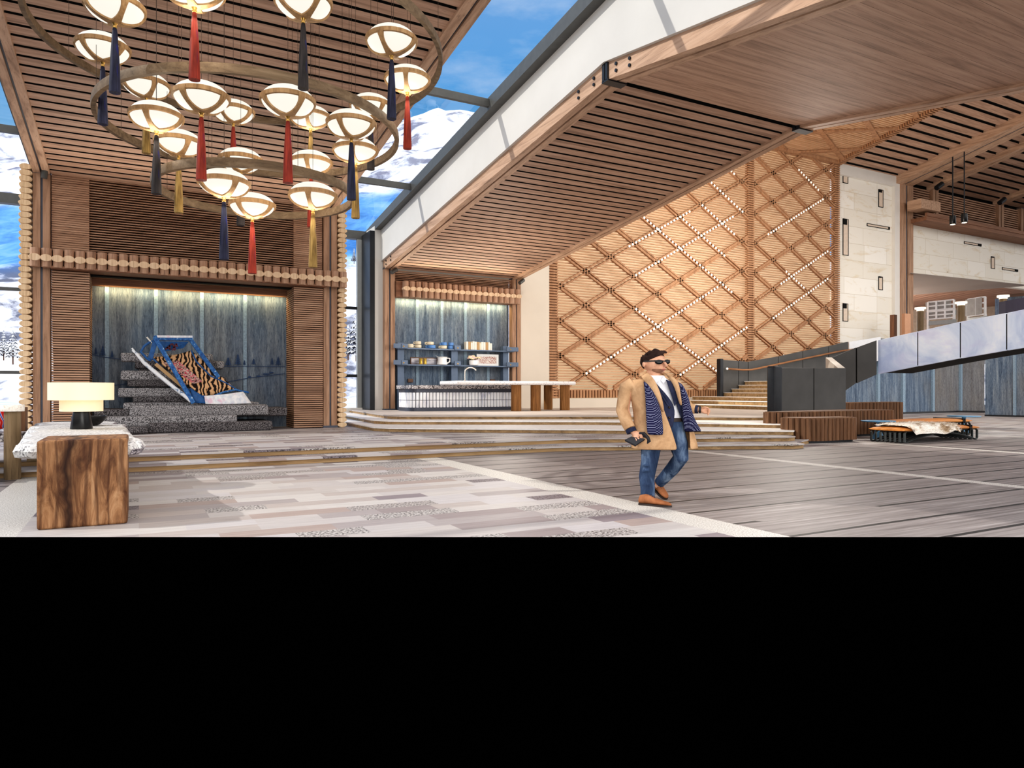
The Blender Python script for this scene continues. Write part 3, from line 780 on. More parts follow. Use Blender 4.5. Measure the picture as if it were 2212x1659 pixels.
m = MB(); m.box((7.98, 28.6, .55), (8.16, 28.8, 7.6)); struct(m.build('window_frame', M['steel_lt']), 'light grey jamb of the window beside the bar', 'window frame')
m = MB(); m.box((5.0, 28.5, .2), (8.3, 28.8, .62)); struct(m.build('window_sill', M['white']), 'white sill block under the tall window', 'window sill')

# ---------------------------------------------------------------- coffee bar bay (plane y = 27.2)
YB = 27.6
m = MB(); m.box((8.8, 27.75, .55), (14.6, 27.95, 6.6)); bay = struct(m.build('wall_back', M['void']), 'blue panelled wall behind the coffee bar', 'wall')
m = MB(); slats(m, 9.13, 14.5, 5.78, 6.25, 27.35, 27.45, .062, .5); m.build('slat_panel', M['slat'], bay)
bx = [9.13] + [on_y(p, 700, YB).x for p in (901, 954, 1005, 1054)] + [14.5]
for a, b in zip(bx[:-1], bx[1:]):
    m = MB(); m.box((a + .02, YB, .55), (b - .02, YB + .1, 5.5)); m.build('blue_panel', M['bluewood'], bay)
for a in bx[1:-1]:
    m = MB(); m.box((a - .06, YB - .04, .55), (a + .06, YB + .06, 5.5)); m.build('batten', M['batten'], bay)
lin = thing('log_lintel', (11.8, 27.0, 5.1), 'beam of short half logs above the coffee bar', 'log beam', kind='structure')
m = MB(); m.box((9.15, 27.1, 5.12), (14.7, 27.5, 5.74)); m.build('backing_board', M['rosewood'], lin)
n = 20; x0, x1 = 9.38, 14.78; sp_ = (x1 - x0) / n
m = MB(); m.lathe([(.122, 5.12), (.125, 5.13), (.125, 5.75), (.122, 5.76)], (x0 + sp_/2, 27.02, 0), 16); lg = m.build('log', M['log'], lin, smooth=True)
rings = [[Vector((x0 + sp_/2 + .135*s_*math.cos(2*PI*i/20), yy, 5.45 + .09*s_*math.sin(2*PI*i/20))) for i in range(20)] for yy, s_ in ((27.1, 1), (26.85, 1), (26.84, .96))]
le = MB(); le.loft(rings); le = le.build('log_end', M['logend2'], None, smooth=True)
le.data.transform(Matrix.Translation(-parent_loc(lin))); le.parent = lg
for i in range(1, n):
    a = lg.copy(); COL.objects.link(a); a.parent = lin; a.location = (i * sp_, 0, 0)
    b = le.copy(); COL.objects.link(b); b.parent = a
m = MB(); m.box((14.92, 27.3, .55), (16.45, 27.6, 8.0)); struct(m.build('wall_pier', M['white2']), 'cream plaster pier between coffee bar and lattice', 'wall')
m = MB(); m.box((8.74, 27.7, 6.2), (14.92, 28.0, 7.2)); struct(m.build('wall_gable', M['white2']), 'plaster wall above the coffee bar', 'wall')

# ---------------------------------------------------------------- lattice screen
YL = 27.5; ZT = 14.75; SLH = .205
def zh(y): return ZT + SLH * (YL - y)
scr = thing('lattice_screen', (26, YL, .9), 'tall backlit wooden lattice screen of slats and diagonals folding onto the ceiling', 'lattice screen', kind='structure')
def ztop(x): return min(ZT, 7.9 + .58 * (x - 16.5))
m = MB(); m.extrude([(16.4,YL+.5,.55),(36.4,YL+.5,.55),(36.4,YL+.5,ZT+.2),(28.3,YL+.5,ZT+.2),(16.4,YL+.5,8.0)], (0,.12,0)); m.build('backlit_board', glow('screen_backing', L(244,222,186), SCRGLOW, L(240,226,200)), scr)
for xa, xb in ((16.95, 29.0), (29.45, 36.0)):
    m = MB(); ns = int((ZT - 1.35) / .125)
    for i in range(ns):
        z = 1.35 + i * .125; xs0 = max(xa, 16.5 + (z + .1 - 7.9) / .58)
        if xs0 < xb - .1: m.box((xs0, YL - .04, z), (xb, YL + .05, z + .056))
    m.build('slats', M['slat_lat'], scr)
for xa, xb in ((16.45, 16.95), (28.98, 29.46), (35.98, 36.45)):
    m = MB(); m.box((xa + .05, YL - .02, .95), (xb - .05, YL + .12, ztop(xb)), 1); slats(m, xa, xb, 1.0, ztop(xb), YL - .14, YL + .1, .125, .6); m.build('stile', [M['diag'], M['slat_lat']], scr)
m = MB(); m.box((16.5, YL - .02, 1.0), (36.4, YL + .1, 1.36), 1)
for i in range(int(19.9 / .17)): m.box((16.5 + i * .17, YL - .1, 1.0), (16.5 + i * .17 + .11, YL, 1.36))
m.build('base_rail', [M['diag'], M['void']], scr)
def clip(p, q, xa, xb, za, zb):
    t0, t1 = 0.0, 1.0; dx, dz = q[0]-p[0], q[1]-p[1]
    for a, b in ((-dx, p[0]-xa), (dx, xb-p[0]), (-dz, p[1]-za), (dz, zb-p[1])):
        if abs(a) < 1e-9:
            if b < 0: return None
        else:
            r = b / a
            if a < 0: t0 = max(t0, r)
            else: t1 = min(t1, r)
    return None if t0 >= t1 else ((p[0]+dx*t0, p[1]+dz*t0), (p[0]+dx*t1, p[1]+dz*t1))
md, ml = MB(), MB(); rnd = random.Random(5)
for (xa, xb, xo) in ((16.95, 29.0, 18.5), (29.45, 36.0, 30.9)):
    for sgn in (1, -1):
        for k in range(-16, 17):
            zc = 3.65 + k * 1.6
            s = .8 / 1.43 * sgn
            c = clip((xa, zc + s * (xa - xo)), (xb, zc + s * (xb - xo)), xa, xb, 1.36, ZT)
            if not c: continue
            (ax, az), (bx_, bz) = c
            n_ = max(1, round((bx_ - ax) / 1.43))
            if az > ztop(ax) or bz > ztop(bx_):
                t_ = [q / 40 for q in range(41) if (az + (bz-az)*q/40) <= ztop(ax + (bx_-ax)*q/40)]
                if len(t_) < 2: continue
                (ax, az), (bx_, bz) = (ax + (bx_-ax)*t_[0], az + (bz-az)*t_[0]), (ax + (bx_-ax)*t_[-1], az + (bz-az)*t_[-1])
            if (bx_ - ax) < .15: continue
            md.bar((ax, YL - .09, az), (bx_, YL - .09, bz), .075, .12, up=(0,1,0))
            md.bar((ax, YL - .09, az + .17), (bx_, YL - .09, bz + .17), .075, .12, up=(0,1,0))
            lit = rnd.random() < (.5 if sgn > 0 else .35)
            u0, u1 = (rnd.uniform(.0, .4), rnd.uniform(.6, 1.0))
            if lit:
                nd = int((bx_ - ax) / .1)
                for j in range(nd):
                    if u0 < j / max(1, nd) < u1 and j % 2 == 0:
                        f0 = j / nd; f1 = (j + .9) / nd
                        ml.bar((ax + (bx_-ax)*f0, YL - .16, az + (bz-az)*f0 + .085), (ax + (bx_-ax)*f1, YL - .16, az + (bz-az)*f1 + .085), .1, .02, up=(0,1,0))
            else:
                md.bar((ax, YL - .085, az + .085), (bx_, YL - .085, bz + .085), .12, .06, up=(0,1,0))
md.build('diagonal_battens', M['diag'], scr); ml.build('light_slots', glow('slot_light', L(255,250,238), .5), scr, label='small lit slots between the diagonal battens')
# the part of the screen folded onto the ceiling
m = MB(); n = int((YL - 13) / .14)
for i in range(n):
    y0 = YL - i * .14; y1 = y0 - .056
    m.add([(28.3,y0,zh(y0)),(36.45,y0,zh(y0)),(36.45,y1,zh(y1)),(28.3,y1,zh(y1)),(28.3,y0,zh(y0)+.06),(36.45,y0,zh(y0)+.06),(36.45,y1,zh(y1)+.06),(28.3,y1,zh(y1)+.06)],
          [(0,3,2,1),(4,5,6,7),(0,1,5,4),(1,2,6,5),(2,3,7,6),(3,0,4,7)])
m.build('ceiling_slats', M['slat_lat'], scr)
m = MB(); m.add([(28.2,YL+.6,zh(YL+.6)+.1),(36.5,YL+.6,zh(YL+.6)+.1),(36.5,13,zh(13)+.1),(28.2,13,zh(13)+.1)], [(0,1,2,3)])
m.build('backlit_board', bpy.data.materials['screen_backing'], scr)
m = MB(); 
for k in range(-6, 14):
    for sgn in (1, -1):
        c = clip((18.5, YL - (k * 2.2) - sgn * .42 * (18.5 - 27)), (36.4, YL - (k * 2.2) - sgn * .42 * (36.4 - 27)), 28.4, 36.4, 13, YL)
        if c:
            (ax, ay), (bx_, by_) = c; m.bar((ax, ay, zh(ay) - .06), (bx_, by_, zh(by_) - .06), .26, .1)
m.box((28.3, YL - .3, ZT - .12), (36.45, YL + .05, ZT + .05))
m.build('ceiling_diagonals', M['diag'], scr)
m = MB()
for i in range(n): 
    y0 = YL - i * .14; m.box((36.1, y0 - .085, zh(y0) - .16), (36.55, y0, zh(y0) + .05))
m.build('edge_blocks', M['diag'], scr)
m = MB(); m.box((16.4, 26.9, .55), (25.5, 27.45, .98)); struct(m.build('wall_curb', M['white2']), 'cream plaster curb under the lattice screen', 'curb')

# ---------------------------------------------------------------- stone wall, upper gallery
m = MB(); m.box((36.5, YL + .15, 4.2), (42.2, YL + .4, ZT + .1)); stw = struct(m.build('wall_stone', M['stone']), 'pale travertine wall with narrow slots above the stair', 'wall')
m = MB(); m.box((36.5, YL - .05, ZT - .62), (42.3, YL + .2, ZT + .1)); m.box((41.75, YL - .05, 4.2), (42.3, YL + .2, ZT - .62)); m.build('plaster_border', M['white'], stw)
def niche(px0, py0, px1, py1, blk, par, y, horiz=False):
    a = on_y(px0, py1, y); b = on_y(px1, py0, y); x0, x1, z0, z1 = a.x, b.x, min(a.z, b.z), max(a.z, b.z)
    if horiz:
        zm = on_y((px0 + px1) / 2, (py0 + py1) / 2, y).z; z0, z1 = zm - .085, zm + .085
    yy = y - .04; m = MB(); e = .03
    m.box((x0, yy, z0), (x0 + e, y, z1), 0); m.box((x1 - e, yy, z0), (x1, y, z1), 0); m.box((x0, yy, z0), (x1, y, z0 + e), 0); m.box((x0, yy, z1 - e), (x1, y, z1), 0)
    m.box((x0 + e, yy + .02, z0 + e), (x1 - e, y, z1 - e), 1)
    if horiz: m.box((x1 - (x1-x0)*blk, yy - .01, z0 + e), (x1, y, z1), 0)
    else: m.box((x0, yy - .01, z1 - (z1-z0)*blk), (x1 - (x1-x0)*.3, y, z1), 0)
    m.build('wall_slot', [M['black'], M['peach_lt']], par)
M['peach_lt'] = plain('slot_plaster', L(226,208,190), .7, var=.06)
for r in ((1820,359,1831,395,.25),(1897,411,1907,447,.16),(1820,474,1832,551,.16),(1897,598,1906,626,.1),(1820,656,1831,694,.28)): niche(*r, stw, YL + .15)
niche(1872,482,1921,497,.06, stw, YL + .15, True)
timber_post(42.25, 43.55, YL - .1, 4.3, 14.6, 'tall double timber post beside the travertine wall')
m = MB(); m.box((43.5, YL + .1, 8.75), (66, YL + .5, 12.2)); lw = struct(m.build('wall_upper', M['stone']), 'travertine band over the upper gallery', 'wall')
for r in ((2082,521,2119,533,.2),(2164,577,2198,588,.2)): niche(*r, lw, YL + .1, True)
niche(2140,555,2148,580,.1, lw, YL + .1)
m = MB(); m.box((43.3, 26.4, 11.95), (66, YL + .1, 12.2)); m.box((43.3, 26.35, 12.2), (66, 26.5, 12.42)); struct(m.build('trim_1', [M['rosewood']]), 'long dark timber ledge above the travertine band', 'ledge')
m = MB(); m.box((42.6, 26.3, 12.6), (44.6, 27.2, 13.2)); struct(m.build('trim_2', [M['beam_x']]), 'short timber beam end on the tall post', 'beam end')
m = MB(); m.box((43.4, YL + .5, 12.2), (66, YL + .7, 15.2), 1); slats(m, 43.5, 66, 12.2, 14.5, YL + .2, YL + .45, .15, .55)
struct(m.build('wall_slatted', [M['slat'], M['black']]), 'dark slatted band below the right ceiling', 'wall')
for px, nm in ((2018, 'first'), (2160, 'second'), (2208, 'third')):
    x = on_y(px, 440, YL + .1).x; timber_post(x - .32, x + .32, YL, 12.2, 14.6, f'{nm} short timber post on the ledge from the tall post')
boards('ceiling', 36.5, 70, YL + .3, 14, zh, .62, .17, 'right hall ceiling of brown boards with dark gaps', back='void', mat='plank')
rafter(41.9, 43.4, [(YL + .3, zh(YL + .3)), (12, zh(12))], 'broad timber rafter above the tall post', h=.7, dz=-.45)
for px, nm in ((2018, 'first'), (2160, 'second')):
    x = on_y(px, 420, YL).x; rafter(x - .35, x + .35, [(YL + .3, zh(YL + .3)), (12, zh(12))], f'{nm} slim rafter right of the broad one', h=.45, dz=-.3)
m = MB(); m.add([(28.2,28.1,ZT+1.0),(72,28.1,ZT+1.0),(72,8,zh(8)+1.0),(28.2,8,zh(8)+1.0),(14.95,28.1,8.4),(14.95,8,8.4)], [(0,1,2,3),(4,0,3,5)]); struct(m.build('roof', M['white2']), 'roof deck over the lattice hall', 'roof')
a, b, c = on_z(1967, 589, 8.76), on_z(2230, 616, 8.76), on_z(1967, 637, 8.76)
m = MB(); m.extrude([a, b, c], (0, 0, -.02)); struct(m.build('ceiling', M['soffit']), 'grey plaster soffit wedge under the travertine band', 'ceiling')
def sof(y): return 8.8
m = MB()
for i in range(40):
    x = 38 + i * .8
    m.bar((x, 27.9, 8.84), (x + 9, 46, 8.84), .78, .06)
struct(m.build('ceiling', M['peachwood'] if 'peachwood' in M else wood('gallery_ceiling_wood', L(150,112,92), L(200,160,138), L(220,184,162), 1, .8)), 'pale wooden ceiling of the upper gallery', 'ceiling')
m = MB(); m.box((36.4, YL + .2, 4.0), (75, 48, 4.3)); struct(m.build('floor_gallery', M['topfloor']), 'upper gallery floor behind the parapet', 'floor')
p0, p1 = P(1930, 700, 66), P(2300, 700, 60)
m = MB(); m.add([(p0.x,p0.y,4.3),(p1.x,p1.y,4.3),(p1.x,p1.y,9.5),(p0.x,p0.y,9.5)], [(0,1,2,3)]); struct(m.build('wall_gallery', M['louvre']), 'beige back wall of the upper gallery', 'wall')
# blue panel wall at ground level on the right
pts = [P(1820, 880, 38), P(1949, 880, 40), P(2066, 880, 43), P(2127, 880, 42.4)]
bw = None
def vpan(p, q, z0, z1, mat, nm, par, th=.1, inset=.0):
    m = MB(); d = (q - p).normalized(); nn = Vector((d.y, -d.x, 0))
    if nn.dot(CF) > 0: nn = -nn
    a = p + d * inset; b = q - d * inset
    m.extrude([(a.x,a.y,z0),(b.x,b.y,z0),(b.x,b.y,z1),(a.x,a.y,z1)], -nn * th)
    return m.build(nm, M[mat], par)
bw = thing('wall_right', pts[1].xy.to_3d(), 'weathered blue plank wall under the stair parapet', 'wall', kind='structure')
pxl = [1820, 1895, 1949, 2013, 2073, 2127]
def onl(px):
    a = Vector(ray(px, 880)[:2])
    for p, q in zip(pts[:-1], pts[1:]):
        d = (q - p).xy; det = a.x * -d.y + d.x * a.y
        t = (p.x * -d.y + d.x * p.y) / det; s = (a.x * p.y - a.y * p.x) / det
        if -1e-3 <= s <= 1.001: return Vector((a.x*t, a.y*t, 0))
    return pts[-1]
for i in range(5):
    vpan(onl(pxl[i] + .1), onl(pxl[i+1] - .1), .1, 4.25 if i else 3.3, 'bluewood_tan' if i >= 3 else 'bluewood', 'blue_panel', bw)
for px in (1895, 1949, 2013, 2073):
    q = onl(px); m = MB(); m.box((q.x - .1, q.y - .12, .1), (q.x + .1, q.y + .02, 4.25)); m.build('batten', M['batten'], bw)
m = MB()
for p, q in zip(pts[:-1], pts[1:]): m.bar(p + Vector((0,0,.05)) - p.z * UP, q + Vector((0,0,.05)) - q.z * UP, .2, .1)
m.build('skirting', M['steel_dk'], bw)
r0, r1 = P(2128, 880, 36.6), P(2320, 880, 33.5); r0.z = r1.z = 0
bw2 = thing('wall_right', r0, 'nearer blue plank wall at the right edge of the hall', 'wall', kind='structure')
mid = r0.lerp(r1, .34); vpan(r0, mid, .08, 4.4, 'bluewood', 'blue_panel', bw2); vpan(mid, r1, .08, 4.4, 'bluewood', 'blue_panel', bw2)
m = MB(); m.bar(mid + Vector((0,-.06,.08)), mid + Vector((0,-.06,4.4)), .12, .12); m.build('batten', M['batten'], bw2)
m = MB(); m.bar(r0 + UP*.04, r1 + UP*.04, .14, .08); m.build('skirting', M['steel_dk'], bw2)

# ---------------------------------------------------------------- upper stair, parapets, handrail
st_x = [22.4, 23.3, 24.1, 24.8, 25.35, 25.8, 26.2]; st_z = [.70, .87, 1.05, 1.24, 1.42, 1.605, 1.79]
prev = .55
for i, (x, z) in enumerate(zip(st_x, st_z)):
    yn = max(x / 1.33, 16.6); yf = 24.95 if i >= 3 else 26.6
    x2 = (st_x[i+1] if i < 6 else 34.0)
    m = MB(); m.prism([(x, yn), (34.0, 34.0/1.33), (34.0, yf), (x + (.0 if i >= 3 else .25), yf)] if 34.0/1.33 < yf else [(x, yn), (yf*1.33, yf), (x + (0 if i >= 3 else .25), yf)], prev, z - .025, 0)
    o = struct(m.build('stair_step', [M['riser']]), f'brown riser of stair step {["one","two","three","four","five","six","seven"][i]} up from the bar level', 'step')
    m = MB(); m.prism([(x - .05, yn - .02), (yf*1.33, yf), (x - .05 + (0 if i >= 3 else .25), yf)], z - .025, z, 0); m.build('tread', M['tread'], o)
    prev = z
def panelrun(name, pts, hts, mat, th, lab, cat, joints=True, cap=None):
    t = thing(name, pts[0], lab, cat, kind='structure')
    for k in range(len(pts) - 1):
        p, q = Vector(pts[k]), Vector(pts[k+1]); d = (q - p); d.z = 0; d.normalize(); nn = Vector((-d.y, d.x, 0))
        if nn.dot(CF) < 0: nn = -nn
        g = d * .018
        mt = mat[k] if isinstance(mat, list) else mat
        m = MB(); m.extrude([p + g - UP*hts[k], q - g - UP*hts[k+1], q - g, p + g], nn * th); m.build('rail_panel', M[mt], t, bevel=.012)
        if k: m = MB(); m.extrude([p - d*.05 - UP*(hts[k]-.03) + nn*.02, p + d*.05 - UP*(hts[k]-.03) + nn*.02, p + d*.05 - UP*.03 + nn*.02, p - d*.05 - UP*.03 + nn*.02], nn * (th - .03)); m.build('joint_strip', M['black'], t)
    return t
# long back rail beside the stair
bp = [(24.7,25.0,2.82),(25.85,25.0,2.78),(26.5,25.0,2.76),(28.6,25.0,3.06),(30.4,25.0,3.38),(32.4,25.0,3.70),(34.0,25.0,3.98)]
br_ = panelrun('stair_rail', bp, [2.25,1.6,1.5,1.5,1.45,1.4,1.4], 'rail', .1, 'charcoal panelled rail along the lattice side of the stair', 'stair rail')
m = MB(); m.rbox((24.52, 24.86, .6), (24.72, 25.14, 2.86), .05); m.build('end_post', M['steel_dk'], br_, smooth=True)
hr = MB(); hp = [(24.95,24.86,2.38),(26.0,24.86,2.34),(26.6,24.86,2.36),(30,24.86,2.93),(33.2,24.86,3.45),(34.4,24.8,3.6)]
hr.tube(hp, .045, 10); ho = hr.build('handrail', M['oak'], br_, smooth=True)
m = MB(); m.ell((24.92,24.84,2.38), (.07,.05,.06)); m.build('rail_knob', M['whiteceramic'], br_, smooth=True)
panelrun('stair_rail', [(34.05,25.0,3.98),(36.2,24.6,4.3)], [1.4,1.3], 'rail_white', .1, 'white end panel of the stair rail', 'stair rail')
# front block rail
fb = panelrun('stair_rail', [(17.95,15.6,2.06),(19.5,15.6,2.08),(21.1,15.6,2.1)], [1.5,1.5,1.5], 'rail', .14, 'low charcoal two-panel rail at the foot of the stair', 'stair rail')
m = MB(); m.rbox((17.6, 15.52, .55), (17.95, 15.86, 2.12), .07); m.build('end_post', M['steel_dk'], fb, smooth=True)
# wing parapet that climbs toward the viewer
B_, D_, E_ = Vector((21.1,15.62,2.1)), P(1797, 772, 26.5), P(1895, 735, 26.0)
wp = panelrun('stair_parapet', [B_, D_], [1.0, 1.2], 'rail_lt', .22, 'pale inner face of the parapet at the stair turn', 'stair rail')
D1 = D_.lerp(E_, .02); Em = P(1850, 750.5, 26.2)
panelrun('stair_parapet', [D_, Em, E_], [1.6, 1.34, 1.27], 'rail', .2, 'dark charcoal parapet panels at the stair turn', 'stair rail')
def onpar(px): 
    p = on_x(px, 700, 24.25); return p
cp = []
for px, py in ((1895.5,735),(1982,716),(2074,695),(2174,676),(2300,650)):
    q = on_x(px, py, 24.3 + (px - 1895) * .0008); cp.append(q)
hts = []
for q, (px, pb) in zip(cp, ((1895,808),(1982,791),(2074,774),(2174,757),(2300,737))):
    hts.append(q.z - on_x(px, pb, q.x).z)
panelrun('stair_parapet', cp, hts, 'cloud', .12, 'parapet of pale cloud-printed panels climbing to the right', 'parapet')
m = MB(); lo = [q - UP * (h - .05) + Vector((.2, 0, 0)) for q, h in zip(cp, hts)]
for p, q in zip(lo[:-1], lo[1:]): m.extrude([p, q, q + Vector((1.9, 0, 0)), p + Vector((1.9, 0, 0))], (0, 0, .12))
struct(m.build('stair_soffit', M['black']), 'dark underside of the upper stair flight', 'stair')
# snow and mountain outside
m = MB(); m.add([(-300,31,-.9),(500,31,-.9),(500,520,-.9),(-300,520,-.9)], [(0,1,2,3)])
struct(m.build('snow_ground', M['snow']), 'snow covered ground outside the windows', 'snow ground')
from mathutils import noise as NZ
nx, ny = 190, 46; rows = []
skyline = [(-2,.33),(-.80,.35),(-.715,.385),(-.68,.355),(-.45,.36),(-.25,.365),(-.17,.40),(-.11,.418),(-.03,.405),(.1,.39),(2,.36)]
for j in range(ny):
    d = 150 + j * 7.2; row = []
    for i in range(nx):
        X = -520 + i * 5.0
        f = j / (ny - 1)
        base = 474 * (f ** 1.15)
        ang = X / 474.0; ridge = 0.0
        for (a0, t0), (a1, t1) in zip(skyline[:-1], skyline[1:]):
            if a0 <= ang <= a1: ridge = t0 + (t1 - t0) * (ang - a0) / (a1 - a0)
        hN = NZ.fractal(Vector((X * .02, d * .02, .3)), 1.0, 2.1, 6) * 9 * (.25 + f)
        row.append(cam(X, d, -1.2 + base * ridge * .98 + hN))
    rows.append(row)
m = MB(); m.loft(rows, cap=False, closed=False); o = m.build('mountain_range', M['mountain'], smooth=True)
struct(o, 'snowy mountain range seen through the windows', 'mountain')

# ---------------------------------------------------------------- chandelier: three hoops and their globe pendants
def hoop(px, R_, z, D, nm, lab):
    c = P(px, 400, D); t = thing('hoop_ring', (c.x, c.y, z), lab, 'chandelier ring', 'wooden chandelier hoops')
    m = MB(); n = 96; rings = []
    for k in range(n):
        a = 2*PI*k/n; d = Vector((math.cos(a), math.sin(a), 0)); q = Vector((c.x, c.y, z)) + d * R_
        rings.append([q + d*x + UP*y for x, y in ((-.028,-.055),(.028,-.055),(.034,0),(.028,.055),(-.028,.055),(-.034,0))])
    rings.append(rings[0]); m.loft(rings, cap=False); m.build('hoop', M['ringwood'], t, smooth=True)
    for k in range(8):
        a = 2*PI*(k+.3)/8; q = Vector((c.x + R_*math.cos(a), c.y + R_*math.sin(a), z)); m = MB(); m.tube([q, (q.x, q.y, zleft(q.y) - .01)], .003, 5); m.build('hanging_wire', M['wire'], t)
hoop(541, 2.70, 6.20, 10.0, 'top', 'largest and highest wooden hoop of the chandelier')
hoop(552, 1.99, 5.04, 10.0, 'mid', 'middle wooden hoop of the chandelier')
hoop(556, 1.33, 4.17, 10.0, 'low', 'smallest and lowest wooden hoop of the chandelier')
def make_globe(yaw):
    t = bpy.data.objects.new('globe_pendant', None); COL.objects.link(t)
    R_, V_ = .315, .185; n = 36
    m = MB(); m.lathe([(R_*math.cos(a)*.96, V_*math.sin(a)*(.96 if a < 0 else .86)) for a in [(-PI/2 + .06) + (PI - .12) * k / 16 for k in range(17)]], n=n)
    m.build('glass_globe', M['globe'], t, smooth=True)
    m = MB(); rings = []
    for k in range(n):
        a = 2*PI*k/n; d = Vector((math.cos(a), math.sin(a), 0))
        rings.append([d*(R_*.95) + UP*(-.04), d*(R_*1.02) + UP*(-.034), d*(R_*1.035) + UP*.012, d*(R_*.955) + UP*.024])
    rings.append(rings[0]); m.loft(rings, cap=False)
    for k in range(4):
        a = 2*PI*k/4 + yaw; rr = []
        for j in range(13):
            f = -PI/2 + .10 + (PI/2 - .10) * j / 12; w_ = .026 + .03 * (abs(j - 6) / 6) ** 2.2
            d = Vector((math.cos(a), math.sin(a), 0)); s = Vector((-math.sin(a), math.cos(a), 0))
            q0 = d*R_*.955*math.cos(f) + UP*V_*.955*math.sin(f); q1 = d*R_*1.04*math.cos(f) + UP*V_*1.06*math.sin(f)
            rr.append([q0 - s*w_, q0 + s*w_, q1 + s*w_, q1 - s*w_])
        m.loft(rr)
    m.lathe([(.05, -V_*1.06), (.06, -V_*1.03), (.055, -V_*.98)], n=16)
    m.build('wooden_cage', M['lampwood'], t, smooth=True)
    m = MB(); m.lathe([(.016, -V_*1.06 - .055), (.024, -V_*1.06 - .05), (.024, -V_*1.06 - .03), (.016, -V_*1.06 - .025), (.03, -V_*1.06)], n=14)
    m.build('brass_cap', M['brass'], t, smooth=True)
    m = MB(); m.lathe([(.058, -.985), (.060, -.97), (.047, -.6), (.028, -.3), (.021, -.25)], n=18); ts = m.build('tassel', M['t_red'], t, smooth=True)
    m = MB(); m.tube([(0,0,V_*.85), (0,0,3.2)], .0028, 5); m.build('suspension_wire', M['wire'], t)
    return t
rgb = {'r': 't_red', 'n': 't_navy', 'k': 't_grey', 'g': 't_gold'}
ZR = {1: 5.72, 2: 4.80, 3: 4.00}
lamps = [ # px, py of the globe centre, hoop, tassel colour, what tells it apart
 (248,14,1,'n','at the top left, second globe from the left'),
 (222,102,1,'n','leftmost of all the globe lamps'),
 (420,-22,1,'r','cut by the top edge, only its underside showing'),
 (655,3,1,'k','at the top edge, right of the red one there'),
 (846,87,1,'n','high on the right above the rightmost globe'),
 (880,170,1,'r','rightmost of all the globe lamps'),
 (316,183,1,'g','partly crossed by the middle hoop on the left'),
 (504,240,1,'r','small, half behind a large globe left of centre'),
 (671,252,1,'g','small, half behind a bigger globe right of centre'),
 (801,228,1,'k','crossed by the middle hoop at its right end'),
 (435,208,2,'r','large at the front of the middle hoop, left of centre'),
 (338,250,2,'k','at the left end of the middle hoop'),
 (622,217,2,'r','large at the front of the middle hoop, right of centre'),
 (759,267,2,'n','at the right end of the middle hoop'),
 (768,323,2,'g','under the rightmost globe of the middle hoop'),
 (386,307,2,'g','below and right of the leftmost globe on the middle hoop'),
 (520,345,2,'k','crossed by the back of the smallest hoop, left of centre'),
 (672,350,2,'r','crossed by the back of the smallest hoop, right of centre'),
 (484,394,3,'n','on the left side of the smallest hoop'),
 (545,442,3,'r','lowest of all the globe lamps'),
 (676,421,3,'g','on the right side of the smallest hoop')]
cn = {'r': 'red', 'n': 'navy blue', 'k': 'charcoal', 'g': 'gold'}
protos = [make_globe(.35), make_globe(.8), make_globe(1.15)]; used = [False] * 3; li = 0
for px, py, rg, tc_, why in lamps:
    z = ZR[rg]; t_ = (z - EYE) * F / (HY - py); q = P(px, py, t_); k = li % 3; li += 1
    lab = f'{cn[tc_]} tasselled globe lamp {why}'
    if not used[k]: o = protos[k]; used[k] = True; o.location = q
    else: o = dup(protos[k], q)
    assert len(lab.split()) <= 16, lab
    tag(o, lab, 'pendant lamp', 'globe lamps of the chandelier')
    for ch in o.children:
        if ch.name.startswith('tassel'):
            if o is protos[k]: pass
            ch.data = ch.data.copy(); ch.data.materials.clear(); ch.data.materials.append(M[rgb[tc_]])
        if ch.name.startswith('suspension'):
            ch.data = ch.data.copy()
            for v in ch.data.vertices:
                if v.co.z > 1: v.co.z = max(.4, zleft(q.y) - q.z + .03)
    if li % 3 == 0 or rg == 3: point('lamp_light', (q.x, q.y, q.z - .3), 18, .2)

# ---------------------------------------------------------------- granite counter with the walnut block, lamp
t = thing('granite_counter', (-.6, 8.1, 0), 'white granite counter on a cracked walnut block at the left', 'counter')
m = MB(); m.rbox((-.87, 8.1, 0), (-.1, 8.95, .862), .03)
bl = m.build('wood_block', M['burl'], t, smooth=True)
outl = [(-1.07,8.45),(-.92,8.3),(-.1,8.25),(.02,8.35),(.04,8.7),(-.03,9.0),(-.11,9.6),(-.08,10.0),(-.17,10.6),(-.13,11.2),(-.22,12.2),(-.2,12.6),(-.36,12.8),(-.34,13.6),(-.55,14.0),(-1.2,14.2),(-1.45,14.1),(-1.5,13.7),(-1.36,13.2),(-1.44,12.6),(-1.28,12.1),(-1.33,11.5),(-1.2,11.0),(-1.24,10.4),(-1.13,10.0),(-1.18,9.5),(-1.06,9.0)]
rr = random.Random(3)
def rough(poly, n=3, a=.025):
    out = []
    for i in range(len(poly)):
        p, q = Vector(poly[i]), Vector(poly[(i+1) % len(poly)])
        for k in range(n): 
            s = p.lerp(q, k / n); out.append(Vector((s.x + rr.uniform(-a, a), s.y + rr.uniform(-a, a))))
    return out
ol = rough(outl)
cen = Vector((-.62, 11.0))
m = MB(); rings = []
for z, k in ((.665, .90), (.69, .99), (.745, 1.03), (.80, .985), (.815, .94)):
    rings.append([Vector((cen.x + (p.x-cen.x)*k + rr.uniform(-.012,.012), cen.y + (p.y-cen.y)*(1-(1-k)*.25), z + (0 if k < .97 else rr.uniform(-.008,.008)))) for p in ol])
m.loft(rings)
sl_ = m.build('granite_slab', M['granite_w'], t)
sl_.data.materials.append(M['granite_d'])
for p in sl_.data.polygons:
    if p.normal.z < .45 and p.normal.x > .15: p.material_index = 1
